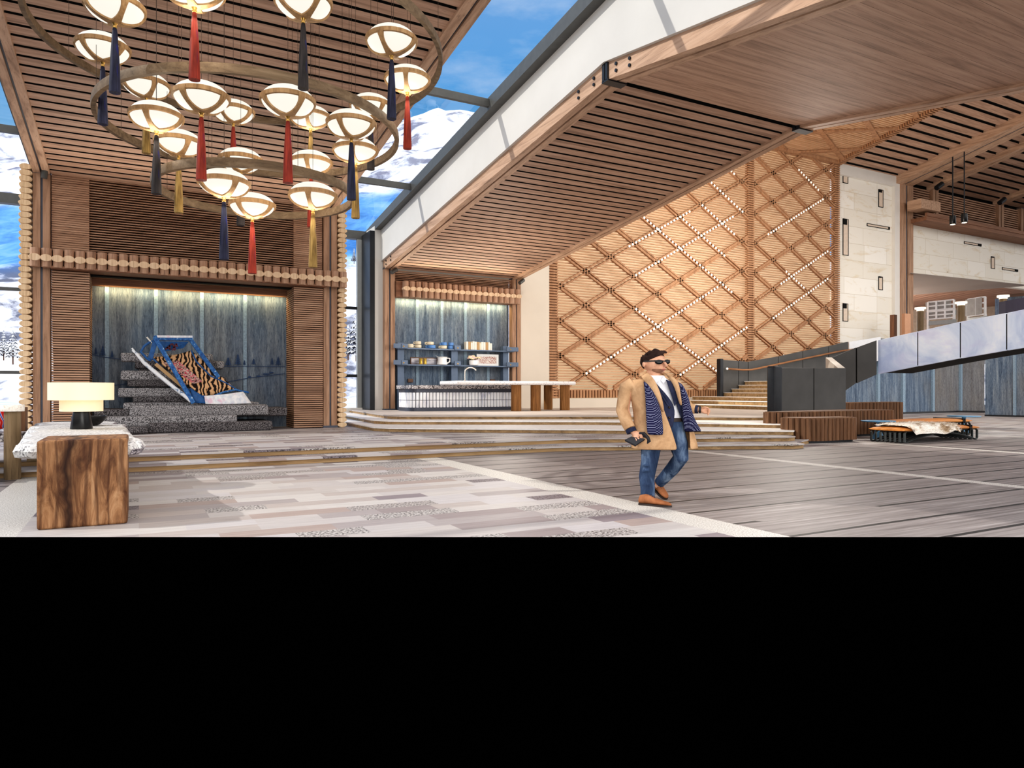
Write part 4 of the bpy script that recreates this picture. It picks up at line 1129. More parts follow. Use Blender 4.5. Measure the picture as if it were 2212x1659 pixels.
m = MB(); m.rbox((-.86, 11.2, 0), (-.4, 12.4, .68), .03); m.build('wood_block', M['burl'], t, smooth=True)
lp = Vector((-.70, 11.35, .815))
t = thing('table_lamp', lp, 'black table lamp with stepped cream drum shade on the granite counter', 'lamp')
m = MB(); m.lathe([(.135,0),(.138,.01),(.082,.36),(.075,.365)], lp, 28); m.build('base', M['lampblack'], t, smooth=True)
m = MB(); m.lathe([(.04,.36),(.04,.43)], lp, 16); m.build('brass_collar', M['tin'], t, smooth=True)
m = MB(); m.lathe([(.26,.245),(.26,.395),(.395,.395),(.395,.64)], lp, 48); 
m = MB()
for r_, z0, z1 in ((.262,.245,.40),(.395,.40,.64)):
    rings = [[lp + Vector((rr_*math.cos(2*PI*i/48), rr_*math.sin(2*PI*i/48), z)) for i in range(48)] for rr_, z in ((r_-.006,z0),(r_,z0),(r_,z1),(r_-.006,z1),(r_-.006,z0))]
    m.loft(rings, cap=False)
m.add([lp + Vector((.39*math.cos(2*PI*i/48), .39*math.sin(2*PI*i/48), .402)) for i in range(48)], [tuple(range(48))])
m.build('shade', M['shade'], t, smooth=True)
bq = on_z(178, 912, .815) 
t = tag(MB().lathe([(.10,0),(.14,.02),(.23,.10),(.24,.145),(.225,.145),(.21,.10),(.09,.03)], Vector((-.66, 12.35, .815)), 32).build('bowl', M['lampblack'], smooth=True), 'shallow black bowl behind the table lamp', 'bowl')
# far left: log-legged console, cushion, crate, painting
q = on_z(27, 1035, .001)
t = thing('log_console', (q.x, q.y, 0), 'stone topped console with a rough log post at the left edge', 'console table')
m = MB(); m.lathe([(.105,.0),(.11,.02),(.11,1.0),(.105,1.03)], (q.x, q.y, 0), 20); m.build('post', M['greypost'], t, smooth=True)
m = MB(); m.rbox((q.x-1.7, q.y + .12, .56), (q.x + .34, q.y + 1.0, .70), .02); m.build('slab_top', M['counter_g'], t)
m = MB(); m.box((q.x + .12, q.y + .5, .22), (q.x + .3, q.y + .7, .56)); m.build('leg', M['greypost'], t)
m = MB(); m.box((q.x - 1.6, q.y + .7, .22), (q.x - .4, q.y + .74, .56)); m.build('back_panel', M['sunset'], t, label='panel painted with an orange sunset')
m = MB(); m.lathe([(.15,1.03),(.155,1.04),(.155,1.12),(.15,1.13)], (q.x, q.y, 0), 24); struct_cap = m.build('post_cap', M['carpetcap'], t, smooth=True)
m = MB(); m.rbox((q.x - 1.5, q.y - .42, .02), (q.x - .16, q.y - .14, .34), .02)
tag(m.build('wooden_crate', M['stave'], smooth=True), 'brown wooden crate at the left edge beside the log post', 'crate')
m = MB(); c = Vector((q.x - .42, q.y + .35, .90)); m.ell(c, (.36,.14,.2), 20, 12)
tag(m.build('swirl_cushion', M['swirl'], smooth=True), 'red, white and blue swirl cushion on the stone console', 'cushion')
m = MB(); m.rbox((q.x + .02, q.y + .5, .70), (q.x + .1, q.y + .8, 1.08), .01)
tag(m.build('wooden_plaque', M['stave']), 'narrow upright wooden plaque on the console behind the log post', 'plaque')

# ---------------------------------------------------------------- boulders and the painted sled
def boulder(px0, py0, px1, py1, y, depth, lab, mat='granite_g', r=.07):
    a = on_y(px0, py1, y); b = on_y(px1, py0, y); z0, z1 = min(a.z, b.z), max(a.z, b.z)
    z0 = on_y((px0+px1)/2, py1, y).z; z1 = on_y((px0+px1)/2, py0, y).z
    if z0 < .23: z0 = .221
    m = MB(); m.rbox((a.x, y, z0), (b.x, y + depth, z1), min(r, (z1-z0)*.42), seg=4)
    rq = random.Random(int(px0*7+py0))
    for i, v in enumerate(m.v):
        nz_ = NZ.noise(v * 2.3 + Vector((px0, py0, 0))) * .035
        if v.z > z0 + .03: m.v[i] = v + Vector((nz_, -abs(nz_), nz_ * .3))
    return tag(m.build('stone_slab', M[mat], smooth=True), lab, 'stone slab', 'stacked granite slabs under the sled')
boulder(318,912,588,934,20.6,1.6,'dark bottom slab of the stack with a shadow gap at its right','granite_k')
boulder(262,922,320,937,20.2,.38,'small low slab at the left front of the stack','granite_k')
boulder(212,898,512,922,20.75,1.5,'long grey slab second from the floor in the stack')
boulder(205,882,622,902,21.2,1.2,'longest dark slab reaching the right slatted column','granite_k')
boulder(279,875,581,899,20.9,.28,'thick front slab under the foot of the sled')
boulder(266,869,560,890,21.25,1.1,'wide slab behind the thick front slab')
boulder(288,856,430,870,21.5,.9,'thin dark slab just above the wide slab','granite_k',.04)
boulder(255,838,440,858,21.5,.9,'longest slab in the upper left of the stack')
boulder(276,821,400,835,21.55,.85,'thin slab in the middle of the stack','granite_k',.04)
boulder(261,801,410,822,21.5,.9,'broad slab level with the middle of the sled')
boulder(292,777,470,797,21.6,.8,'short dark slab near the top left of the stack','granite_k')
boulder(261,763,400,782,21.55,.5,'topmost left slab with a pale end')
boulder(405,764,460,780,21.95,.45,'topmost right slab seen behind the sled rail')
boulder(425,780,484,797,21.8,.6,'slab end seen right of the sled near the top','granite_g')
boulder(440,815,489,826,21.95,.45,'small slab end behind the right sled rail','granite_k',.03)
boulder(300,797,440,802,21.7,.7,'narrow filler slab between two left slabs','granite_k',.02)
boulder(300,835,420,839,21.7,.7,'thin filler slab below the middle of the stack','granite_k',.02)
YS = 21.05
def S(px, py, dy=0.0): return on_y(px, py, YS + dy)
t = thing('painted_sled', S(430, 872, .1), 'blue painted dog sled with patterned leather bed leaning on the stone stack', 'sled')
def sb(nm, a, b, w_, h_, mat='bluesnow', da=0, db=0):
    m = MB(); m.bar(S(*a, da), S(*b, db), w_, h_, up=(0,-1,0)); return m.build(nm, M[mat], t, bevel=.012)
sb('top_bar', (333,730), (416,731), .13, .12, da=-.05, db=.2)
m = MB(); m.bar(S(338,727,-.06), S(414,727.5,.19), .14, .06, up=(0,0,1)); m.build('snow_crust', M['snowpink'], t)
sb('rail', (334,728), (418,871), .11, .09, 'bluesnow', -.12, -.22)
sb('rail', (411,733), (472,815), .11, .09, 'bluesnow', .2, .3)
sb('side_strut', (336,737), (324,776), .12, .06, 'bluepaint', 0, .05)
m = MB(); m.tube([S(333,736,.02), S(322,740,.04), S(311,748,.05), S(304,760,.05), S(318,775,.02), S(326,779)], .032, 8); m.build('bent_hoop', M['bluepaint'], t, smooth=True)
m = MB(); m.extrude([S(341,737,.0), S(408,738,.2), S(396,752,.24), S(352,760,.1)], (0,.03,0)); m.build('back_board', M['bluepaint'], t, label='blue back board with dark red fret mark')
m = MB()
for a, b in (((357,755),(372,742)),((372,742),(376,748)),((360,750),(368,755)),((368,755),(366,746)),((372,757),(381,742)),((381,742),(383,749)),((374,750),(380,750)),((376,757),(380,752))):
    m.bar(S(*a, .06), S(*b, .06), .035, .02, up=(0,-1,0))
m.build('fret_mark', plain('fret_paint', L(96,44,52), .7), t)
def quadmesh(nm, A, B, C, D, mat, n=10, bulge=0.0, th=.03, par=None):
    m = MB(); rows = []
    for j in range(n + 1):
        a, b = A.lerp(D, j/n), B.lerp(C, j/n)
        rows.append([a.lerp(b, i/n) + Vector((0, bulge*math.sin(PI*i/n)*1.0, -abs(bulge)*.3*math.sin(PI*i/n))) for i in range(n+1)])
    m.loft(rows, cap=False, closed=False); return m.build(nm, M[mat], par or t, smooth=True, solid=th)
bed = quadmesh('leather_bed', S(332,772,.05), S(413,757,.32), S(511,842,.30), S(436,855,-.05), 'leopard', 12, .12)
quadmesh('pink_mat', S(352,783,.06), S(384,778,.16), S(438,824,.10), S(402,832,0), 'pinkrug', 8, .03, .015)
quadmesh('footboard_cloth', S(441,855,-.1), S(525,846,.2), S(543,871,.15), S(444,873,-.12), 'snowpink', 8, -.05, .02)
m = MB(); m.tube([S(436,856,-.07), S(456,858,-.05), S(480,848,.1), S(508,842,.25), S(537,848,.3)], .028, 8); m.build('blue_hem', M['bluesnow'], t, smooth=True)
m = MB(); m.tube([S(413,757,.3), S(424,781,.3), S(455,812,.3), S(490,828,.3), S(513,843,.3)], .022, 8); m.build('blue_hem', M['bluepaint'], t, smooth=True)
m = MB(); m.tube([S(331,775), S(350,795), S(385,828,-.02), S(412,845,-.05), S(436,858,-.07)], .022, 8); m.build('blue_hem', M['bluepaint'], t, smooth=True)
m = MB(); m.bar(S(336,786,-.02), S(400,840,-.06), .09, .03, up=(0,-1,0)); m.build('tan_lath', M['kraft'], t)
m = MB(); m.bar(S(286,756,-.05), S(300,768,-.05), .06, .05, up=(0,-1,0), mi=0)
m.tube([S(285,752,-.05), S(296,766,-.06), S(312,784,-.08), S(340,808,-.12), S(372,834,-.16), S(400,856,-.2), S(412,868,-.2)], [.03,.05,.075,.08,.08,.075,.05], 10, flat=.7)
m.build('runner', M['snowrail'], t, smooth=True)
quadmesh('foot_panel', S(410,838,-.1), S(437,855,-.05), S(452,872,-.1), S(418,870,-.15), 'bluepaint', 4, 0, .03)
m = MB(); m.tube([S(317,728,.02), S(323,735,.02), S(328,740,.02)], .02, 8); m.build('tow_peg', M['paper'], t)

# ---------------------------------------------------------------- coffee bar counter, table, shelves
def stad(x0, x1, y0, y1, r, n=8):
    pts = []
    for i in range(n + 1):
        a = PI + (PI/2) * i / n; pts.append((x0 + r + r*math.cos(a), y0 + r + r*math.sin(a)))
    return pts + [(x1, y0), (x1, y1), (x0, y1)]
t = thing('bar_counter', (11.2, 25.3, .55), 'bar counter with white glazed fluted front and speckled granite top', 'bar counter')
m = MB(); m.prism(stad(8.98, 13.45, 25.2, 26.6, .5), 1.40, 1.54); m.build('countertop', M['counter_g'], t, bevel=.01)
m = MB(); m.prism(stad(9.05, 13.45, 25.27, 26.55, .5), 1.27, 1.40); m.prism(stad(9.05, 13.45, 25.27, 26.55, .5), .55, .68); m.build('metal_band', M['joint'], t)
m = MB(); m.prism(stad(9.12, 13.42, 25.34, 26.5, .45), .68, 1.27, 1)
path = stad(9.10, 13.42, 25.32, 26.5, .45, 7)[:-2]
pp = [Vector((9.10, 26.5, 0))] + [Vector((*p, 0)) for p in path]
tot = 0; segs = []
for a, b in zip(pp[:-1], pp[1:]): segs.append((a, b, tot)); tot += (b - a).length
k = 0; s = .04
while s < tot:
    for a, b, t0 in segs:
        if t0 <= s <= t0 + (b - a).length:
            q = a.lerp(b, (s - t0) / (b - a).length); break
    m.lathe([(.052, .685), (.058, .70), (.058, .955)], q, 10); m.lathe([(.058, .975), (.058, 1.25), (.052, 1.265)], q, 10); s += .138
m.build('fluted_front', [M['flute'], M['steel']], t, smooth=True)
t = thing('bar_table', (13, 24.2, .55), 'long white granite bar table on thick log legs', 'bar table')
m = MB(); m.rbox((10.2, 23.4, 1.555), (15.35, 25.1, 1.70), .06); m.build('table_top', M['counter_w'], t, smooth=True)
for px, y in ((1115,23.75),(1157,23.7),(1220,23.75)):
    x = on_y(px, 860, y).x; m = MB(); m.lathe([(.19,.55),(.2,.57),(.2,1.545),(.19,1.555)], (x, y, 0), 20); m.build('log_leg', M['barkpost'], t, smooth=True)
x = on_y(1184, 860, 24.8).x; m = MB(); m.lathe([(.17,.55),(.18,.57),(.18,1.545),(.17,1.555)], (x, 24.8, 0), 20); m.build('log_leg', M['barkpost'], t, smooth=True)
fx = on_y(1004, 824, 24.7)
m = MB(); m.tube([(fx.x, 24.7, 1.70), (fx.x, 24.7, 2.05)] + [(fx.x + .25 - .25*math.cos(a), 24.7, 2.05 + .18*math.sin(a)) for a in [PI*k/10*.86 for k in range(1, 11)]], .025, 10)
m.lathe([(.05,1.70),(.05,1.72),(.03,1.74)], (fx.x, 24.7, 0), 14)
tag(m.build('tap', M['chrome'], smooth=True), 'slim gooseneck tap on the white bar table', 'tap')
YSH = 27.15
def SH(px, py, dy=0): return on_y(px, py, YSH + dy)
t = thing('wall_shelf', (11.8, YSH, 1.54), 'blue-grey steel shelf rack on the blue wall behind the bar', 'shelf')
for px0, px1 in ((859,873),(975,989),(1087,1099)):
    a, b = SH(px0, 800), SH(px1, 800); m = MB(); m.box((a.x, YSH, .55), (b.x, YSH + .3, 3.28)); m.build('upright', M['shelfblue'], t, bevel=.01)
for zz in (2.40, 3.06):
    a, b, c = SH(857, 800), SH(982, 800), SH(1105, 800)
    for x0, x1 in ((a.x, b.x), (b.x, c.x)):
        m = MB(); m.box((x0, YSH - .28, zz - .05), (x1, YSH + .25, zz)); m.build('shelf_board', M['shelfblue'], t)
    for px in (853, 868, 982, 1094, 1106):
        x = SH(px, 800).x; m = MB(); m.box((x - .14, YSH - .34, zz - .03), (x + .14, YSH - .24, zz + .16)); m.build('bracket', M['shelfblue'], t, bevel=.01)
    for px in (866, 982, 1095):
        x = SH(px, 800).x; m = MB(); m.ell((x, YSH - .345, zz + .05), (.03,.012,.03), 10, 6); m.build('rivet', M['brass'], t)
ys = YSH - .12
def SV(px, py): return on_y(px, py, ys)
def cup(px, w_, z, h_, mat, lab, handle=-1, cat='cup'):
    x = SV(px, 750).x; k = (SV(px + 1, 750).x - x); r = w_ * k / 2; hh = h_
    t = thing('cup', (x, ys, z), lab, cat, 'ceramics on the upper shelf')
    m = MB(); m.lathe([(r*.7,0),(r*.96,.02),(r,hh*.5),(r*.97,hh),(r*.88,hh),(r*.9,hh*.5),(r*.6,.03)], (x, ys, z), 20); m.build('cup_body', M[mat], t, smooth=True)
    if handle:
        m = MB(); m.tube([(x + handle*r*.95, ys, z + hh*.8), (x + handle*r*1.45, ys, z + hh*.7), (x + handle*r*1.45, ys, z + hh*.35), (x + handle*r*.95, ys, z + hh*.2)], .02, 8); m.build('cup_handle', M[mat], t, smooth=True)
z1 = 3.06; ch = .13
cup(886.5,13,z1,.16,'cream','cream bowl at the left end of the upper shelf')
cup(903,14,z1,.14,'cream','lower cream mug of the stack beside the cream bowl')
cup(903,13,z1+.145,.14,'cream','upper cream mug of the stack beside the cream bowl')
cup(932,17,z1,.14,'blueceramic','wide blue cup under a cream cup in the middle of the upper shelf')
cup(929,15,z1+.145,.13,'cream','cream cup resting on the wide blue cup')
cup(958,14,z1,.14,'cream','cream cup under a blue one near the middle upright')
cup(959,12,z1+.145,.13,'blueceramic','blue cup resting on the cream cup near the middle upright')
cup(973,11,z1,.14,'blueceramic','lower blue cup of the stack against the middle upright',0)
cup(974,11,z1+.145,.13,'blueceramic','upper blue cup of the stack against the middle upright',0)
bk = [(1005,1009.5,'paper',18),(1009.5,1015,'kraft',18),(1015,1019,'paper',16),(1019,1023.5,'paper',19),(1023.5,1028,'paper',18.5),(1028,1033.5,'kraft',18),(1033.5,1037,'cream',16),(1037,1042,'paper',18),(1042,1047,'paper',18),(1047,1052.5,'kraft',18),(1052.5,1056.5,'paper',18),(1056.5,1061,'paper',16)]
ords = ['first','second','third','fourth','fifth','sixth','seventh','eighth','ninth','tenth','eleventh','last']
for (a, b, mt, h_), od in zip(bk, ords):
    x0, x1 = SV(a, 750).x, SV(b, 750).x; hh = h_ * .0188
    m = MB(); m.box((x0 + .004, ys - .1, z1), (x1 - .004, ys + .14, z1 + hh)); 
    tag(m.build('book', M[mt], bevel=.006), f'{"brown" if mt == "kraft" else "white" if mt == "paper" else "cream"} book, {od} from the left in the row on the upper shelf', 'book', 'row of books on the upper shelf')
z2 = 2.40
def framed(px0, px1, h_, y, mat, fm, lab, fw=.05, nm='framed_picture'):
    a, b = on_y(px0, 780, y).x, on_y(px1, 780, y).x
    t = thing(nm, ((a+b)/2, y, z2), lab, 'picture')
    m = MB(); m.box((a, y, z2), (b, y + .05, z2 + fw)); m.box((a, y, z2 + h_ - fw), (b, y + .05, z2 + h_)); m.box((a, y, z2 + fw), (a + fw, y + .05, z2 + h_ - fw)); m.box((b - fw, y, z2 + fw), (b, y + .05, z2 + h_ - fw)); m.build('frame', M[fm], t)
    m = MB(); m.box((a + fw, y + .02, z2 + fw), (b - fw, y + .045, z2 + h_ - fw)); m.build('print', M[mat], t)
framed(887,945,.30,ys + .14,'print','plate_brown','low wide framed landscape print leaning on the lower shelf',.03)
framed(1030,1077,.50,ys + .12,'fret','whiteceramic','white framed red maze pattern print on the lower shelf',.10)
for px, nm in ((909,'left'),(918,'right')):
    x = on_y(px, 780, ys - .08).x
    tag(MB().lathe([(.075,0),(.085,.01),(.07,.04),(.07,.2),(.085,.24),(.08,.25)], (x, ys - .08, z2), 18).build('gold_canister', M['tin'], smooth=True), f'{nm} one of the two gold canisters before the low framed print', 'canister', 'gold canisters on the lower shelf')
x = on_y(955, 780, ys - .05).x; c = Vector((x, ys - .05, z2))
t = thing('pitcher', c, 'white ceramic pitcher on the lower shelf', 'pitcher')
m = MB(); m.lathe([(.2,0),(.22,.02),(.19,.2),(.2,.3),(.23,.33),(.21,.33),(.17,.2),(.18,.04)], c, 22); m.extrude([c + Vector((-.18,-.05,.33)), c + Vector((-.29,0,.37)), c + Vector((-.18,.05,.33)), c + Vector((-.17,0,.24))], (0,0,.01)); m.build('pitcher_body', M['whiteceramic'], t, smooth=True)
m = MB(); m.tube([c + Vector((.2,0,.28)), c + Vector((.34,0,.28)), c + Vector((.34,0,.14)), c + Vector((.2,0,.06))], .03, 8); m.build('pitcher_handle', M['whiteceramic'], t, smooth=True)
x = on_y(1023, 780, ys - .1).x; c = Vector((x, ys - .1, z2))
t = thing('flower_vase', c, 'white pot of pale pink and cream flowers on the lower shelf', 'flower vase')
m = MB(); m.lathe([(.17,0),(.2,.03),(.2,.2),(.19,.22),(.17,.22),(.17,.05)], c, 20); m.build('pot', M['whiteceramic'], t, smooth=True)
rq = random.Random(11)
for i in range(16):
    a = rq.uniform(0, 2*PI); rr_ = rq.uniform(.02, .26); q = c + Vector((math.cos(a)*rr_, math.sin(a)*rr_*.5, .26 + rq.uniform(0, .18) * (1 - rr_*2.2)))
    m = MB()
    for k in range(6):
        b = 2*PI*k/6; m.ell(q + Vector((.045*math.cos(b), .03*math.sin(b), .01*(k % 2))), (.042,.03,.035), 8, 6)
    m.ell(q + UP*.015, (.03,.03,.03), 8, 6)
    m.build('flower', M['petal_pink' if i % 2 else 'petal_cream'], t, smooth=True)
m = MB()
for i in range(14):
    a = rq.uniform(0, 2*PI); q = c + Vector((.2*math.cos(a), .1*math.sin(a), .22)); m.add([c + UP*.2, q + Vector((.02,0,.05)), q + Vector((0,0,.12)), q + Vector((-.02,0,.05))], [(0,1,2,3)])
m.build('leaves', M['leafgreen'], t)
for px, py, nm in ((886.5,822,'left'),(1064,823,'right')):
    q = on_y(px, py, 27.56); m = MB(); m.rbox((q.x - .11, 27.53, q.z - .075), (q.x + .11, 27.6, q.z + .075), .01); tag(m.build('socket_plate', M['plate_brown'], smooth=True), f'brown socket plate on the blue wall, {nm} of the two behind the bar', 'socket plate', 'socket plates behind the bar')
def spot(c, d, lab, r=.055, ln=.2, mat='steel'):
    c, d = Vector(c), Vector(d).normalized(); t = thing('spotlight', c, lab, 'spotlight', 'small spotlights at the post heads')
    m = MB(); m.tube([c, c + d*ln], r, 14); m.build('housing', M[mat], t, smooth=True)
    m = MB(); m.tube([c - d*.004, c - d*.001], r*.8, 14); m.build('lens', M['spot_glow'], t)
spot((-2.1, 21.2, 6.93), (-.1,.1,-1), 'small steel spotlight on the left double post', .075, .22)
spot((9.13, 27.0, 6.2), (-.9,-.3,-.6), 'small steel spotlight on the left post of the coffee bar', .08, .3)
spot((14.95, 27.0, 6.2), (-.9,-.3,-.6), 'small steel spotlight on the right post of the coffee bar', .08, .3)
for px, py, nm in ((2035,397,'first'),(2170,430,'second')):
    q = on_y(px, py, 26.5); spot(q, (-1,.2,-.7), f'dark track spotlight on the {nm} slim rafter at the right', .16, .55, 'steel_dk')
for px, py, Y, nm in ((2058,485,41,'left'),(2083,481,40.5,'right')):
    q = P(px, py, Y); t = thing('can_pendant', q, f'black cylinder pendant lamp, {nm} of the pair over the gallery', 'pendant lamp', 'pair of black cylinder pendants')
    m = MB(); m.lathe([(.16,0),(.17,.02),(.17,.5),(.15,.52)], q, 20); m.build('shade', M['lampblack'], t, smooth=True)
    m = MB(); m.tube([q + UP*.5, Vector((q.x, q.y, zh(q.y)))], .035, 8); m.build('rod', M['steel_dk'], t)
    m = MB(); m.lathe([(.13,-.01),(.13,.015)], q, 16); m.build('lens', M['spot_glow'], t)

# ---------------------------------------------------------------- fluted planters
def planter(poly, z0, z1, lab, wst=.13, plinth=True, closed=True):
    c = Vector((sum(p[0] for p in poly)/len(poly), sum(p[1] for p in poly)/len(poly), z0)); t = thing('fluted_planter', c, lab, 'planter', 'fluted wooden planter walls')
    m = MB(); m.prism(poly, z0 + .06, z1 - .02, 1)
    pl = [Vector((*p, 0)) for p in poly] + ([Vector((*poly[0], 0))] if closed else [])
    for a, b in zip(pl[:-1], pl[1:]):
        ln = (b - a).length; n = max(1, round(ln / wst))
        for i in range(n):
            q = a.lerp(b, (i + .5) / n); m.lathe([(wst*.5, z0 + .06), (wst*.5, z1)], q, 8)
    m.build('staves', [M['stave'], M['void']], t, smooth=True)
    m = MB(); m.prism(poly, z1 - .03, z1 + .015); m.build('top_rim', M['stave'], t)
    if plinth:
        cx_, cy_ = c.x, c.y; m = MB(); m.prism([(cx_ + (p[0]-cx_)*.96, cy_ + (p[1]-cy_)*.96) for p in poly], z0, z0 + .06); m.build('plinth', M['steel_dk'], t)
planter([(14.75,12.55),(14.95,12.2),(15.3,12.08),(16.5,12.0),(16.72,12.12),(16.75,12.6),(16.2,12.7),(15.1,12.95),(14.85,12.85)], .0, .63, 'nearest low fluted wooden planter at the end of the broad steps', .14)
planter([(15.2,13.75),(15.35,13.5),(15.7,13.4),(20.2,13.35),(20.25,13.6),(19.2,14.4),(18.9,14.3),(15.9,13.95)], .0, .745, 'long fluted wooden planter below the charcoal rail', .155)
planter([(23.6,17.6),(27.4,17.75),(27.6,17.95),(27.5,18.5),(24.0,18.2)], .0, .86, 'farthest fluted wooden planter in front of the blue wall', .22)

# ---------------------------------------------------------------- ribbed benches, fur, side tables
def bench(x0, x1, y0, y1, lab, nrib=8, hs=1.0):
    t = thing('ribbed_bench', ((x0+x1)/2, (y0+y1)/2, 0), lab, 'bench', 'orange leather benches on black ribs')
    L_ = x1 - x0
    for i in range(nrib):
        y = y0 + .05 + (y1 - y0 - .1) * i / (nrib - 1); m = MB(); w_ = .055
        path = [(x0 + .03, y, .03)] + [(x0 + .03, y, .32), (x0 + .10, y, .38), (x1 - .10, y, .38), (x1 - .03, y, .32), (x1 - .03, y, .06), (x1 - .08, y, .02)]
        arch = [(x1 - .12 - (L_ - .24) * k / 16, y, .02 + .27 * math.sin(PI * k / 16) ** .9) for k in range(17)]
        path = path + arch + [(x0 + .08, y, .012), (x0 + .03, y, .04)]
        path = [(p[0], p[1], p[2]*hs) for p in path]
        m.tube(path, .035, 6, flat=.55, side=(0,1,0)); m.build('rib', M['rib'], t)
    m = MB(); n = 24; rows = []
    for k in range(n + 1):
        x = x0 - .02 + (L_ + .04) * k / n; e = min(1, min(k, n - k) / 2 + .35)
        rows.append([Vector((x, (y0+y1)/2 + (y1-y0)/2*1.04*math.cos(a)*(abs(math.cos(a))**-.4 if abs(math.cos(a)) > .05 else 1)*(.93+.07*e), .425*hs + .06*e*math.sin(a)*(abs(math.sin(a))**-.3 if abs(math.sin(a)) > .05 else 1) + .02*math.sin(PI*k/n))) for a in [2*PI*i/24 + .01 for i in range(24)]])
    m.loft(rows); m.build('leather_pad', M['orange'], t, smooth=True)
    xs_ = x1 - .45; m = MB()
    for dx in (-.05, 0, .05): m.bar((xs_ + dx, y0 - .03, .43*hs), (xs_ + dx, y1 + .03, .43*hs), .02, .15)
    m.build('woven_strap', M['lampblack'], t)
    return t
bench(17.12, 20.4, 10.97, 11.98, 'orange leather bench on black ribs with a fur throw', 8, .78)
bench(19.0, 22.3, 12.2, 13.05, 'orange leather bench behind the one with the fur')
fm = MB(); nx_, ny_ = 34, 26; rows = []
for j in range(ny_ + 1):
    row = []
    for i in range(nx_ + 1):
        u, v = i / nx_, j / ny_
        x = 17.25 + 2.1 * u; wob = .10 * NZ.noise(Vector((u*4, v*3, 2)))
        y = 10.86 + 1.06 * v + wob * .6; over = max(0, 11.0 - y)
        z = .435 + .035 * NZ.noise(Vector((u*5, v*5, 5))) - over * 1.5 * (1.0 if u > .05 else .4)
        z += .02 * math.sin(u * PI)
        row.append(Vector((x + wob, y, z)))
    rows.append(row)
fm.loft(rows, cap=False, closed=False)
rq = random.Random(4)
for k in range(5200):
    j = rq.randrange(ny_); i = rq.randrange(nx_); q = rows[j][i].lerp(rows[j+1][i+1], rq.random()); edge = i in (0, nx_-1) or j == 0
    d = Vector((rq.uniform(-.5,.7), rq.uniform(-1.0,.1), rq.uniform(.05,.5))).normalized() * rq.uniform(.05,.12); s = Vector((d.y, -d.x, .3)).normalized() * .006
    fm.add([q - s, q + s, q + d], [(0,1,2)])
tag(fm.build('fur_throw', M['fur'], smooth=True), 'white and brown fur throw draped over the front bench', 'fur throw')
def sidetable(x, y, h_, r, lab):
    t = thing('side_table', (x, y, 0), lab, 'side table', 'blue pedestal side tables')
    m = MB(); m.lathe([(r*.96,h_-.035),(r,h_-.025),(r,h_-.005),(r*.97,h_)], (x, y, 0), 40); m.build('table_top', M['bluedisc'], t, smooth=True)
    m = MB(); m.lathe([(.2,0),(.2,.015),(.12,.12),(.06,.32),(.055,h_-.035)], (x, y, 0), 24); m.build('pedestal', M['bluedisc'], t, smooth=True)
sidetable(18.15, 12.42, .51, .44, 'blue round side table left of the rear bench')
sidetable(22.85, 12.75, .55, .46, 'blue round side table at the right end of the benches')

# ---------------------------------------------------------------- upper gallery things
for px, pt, pb, Y, w_, nm in ((1988,664,672,47,13,'farthest left'),(2076,652,660,46,14,'middle'),(2167,638,646,44,14,'right')):
    q = P(px, pb, Y); r = w_ / 2 / F * Y; zt_ = q.z
    t = thing('lamp_post', (q.x, q.y, 4.3), f'log post with glowing round cap in the gallery, {nm} of three', 'lamp post', 'log lamp posts in the upper gallery')
    m = MB(); m.lathe([(r,4.3),(r,zt_)], (q.x, q.y, 0), 18); m.build('log_shaft', M['greypost'], t, smooth=True)
    h_ = (pb - pt) / F * Y; m = MB(); m.lathe([(r*1.1,zt_),(r*1.1,zt_+h_*.45),(r*1.65,zt_+h_*.5),(r*1.65,zt_+h_)], (q.x, q.y, 0), 24); m.build('glow_cap', M['cap_glow'], t, smooth=True)
def partition(px0, py0, px1, py1, rows, cols, Y, lab):
    a, b = P(px0, (py0+py1)/2, Y), P(px1, (py0+py1)/2, Y - 1.5)
    za, zb = P(px0, py1, Y).z, P(px0, py0, Y).z
    t = thing('window_screen', ((a.x+b.x)/2, (a.y+b.y)/2, 4.3), lab, 'partition', 'white glazed partitions in the gallery')
    m = MB(); d = b - a; d.z = 0
    for i in range(cols + 1):
        q = a + d * (i / cols); m.bar((q.x,q.y,za), (q.x,q.y,zb), .12, .12)
    for j in range(rows + 1):
        z = za + (zb - za) * j / rows; m.bar((a.x,a.y,z), (b.x,b.y,z), .1, .1)
    m.build('frame', M['partition'], t)
    m = MB(); m.add([(a.x,a.y+.2,za),(b.x,b.y+.2,za),(b.x,b.y+.2,zb),(a.x,a.y+.2,zb)], [(0,1,2,3)]); m.build('louvred_panel', M['partition_in'], t)
    m = MB(); m.bar((a.x,a.y-.1,za-.3), (b.x,b.y-.1,za-.3), .3, .3); m.build('ledge', M['steel_lt'], t)
    m = MB()
    for q in (a, b): m.bar((q.x,q.y,4.3), (q.x,q.y,za), .14, .14)
    m.build('leg', M['partition'], t)
partition(2005,653,2061,671,2,3,52,'upper white glazed partition left of the middle lamp post')
partition(2005,674,2061,690,2,3,51.5,'lower white glazed partition left of the middle lamp post')
partition(2091,647,2128,683,3,2,51,'tall white glazed partition right of the middle lamp post')
q0, q1 = P(2172, 650, 40), P(2260, 650, 37)
m = MB(); m.extrude([(q0.x,q0.y,4.3),(q1.x,q1.y,4.3),(q1.x,q1.y,P(2172,650,40).z),(q0.x,q0.y,P(2172,650,40).z)], (.3,.5,0)); tag(m.build('reception_desk', M['navy']), 'dark navy desk front at the right edge of the gallery', 'desk')
q0, q1 = P(2161, 650, 55), P(2300, 650, 52)
m = MB(); m.extrude([(q0.x,q0.y,4.3),(q1.x,q1.y,4.3),(q1.x,q1.y,8.6),(q0.x,q0.y,8.6)], (.4,.6,0)); struct(m.build('wall_blue', M['bluewood']), 'dark blue wall at the right end of the gallery', 'wall')
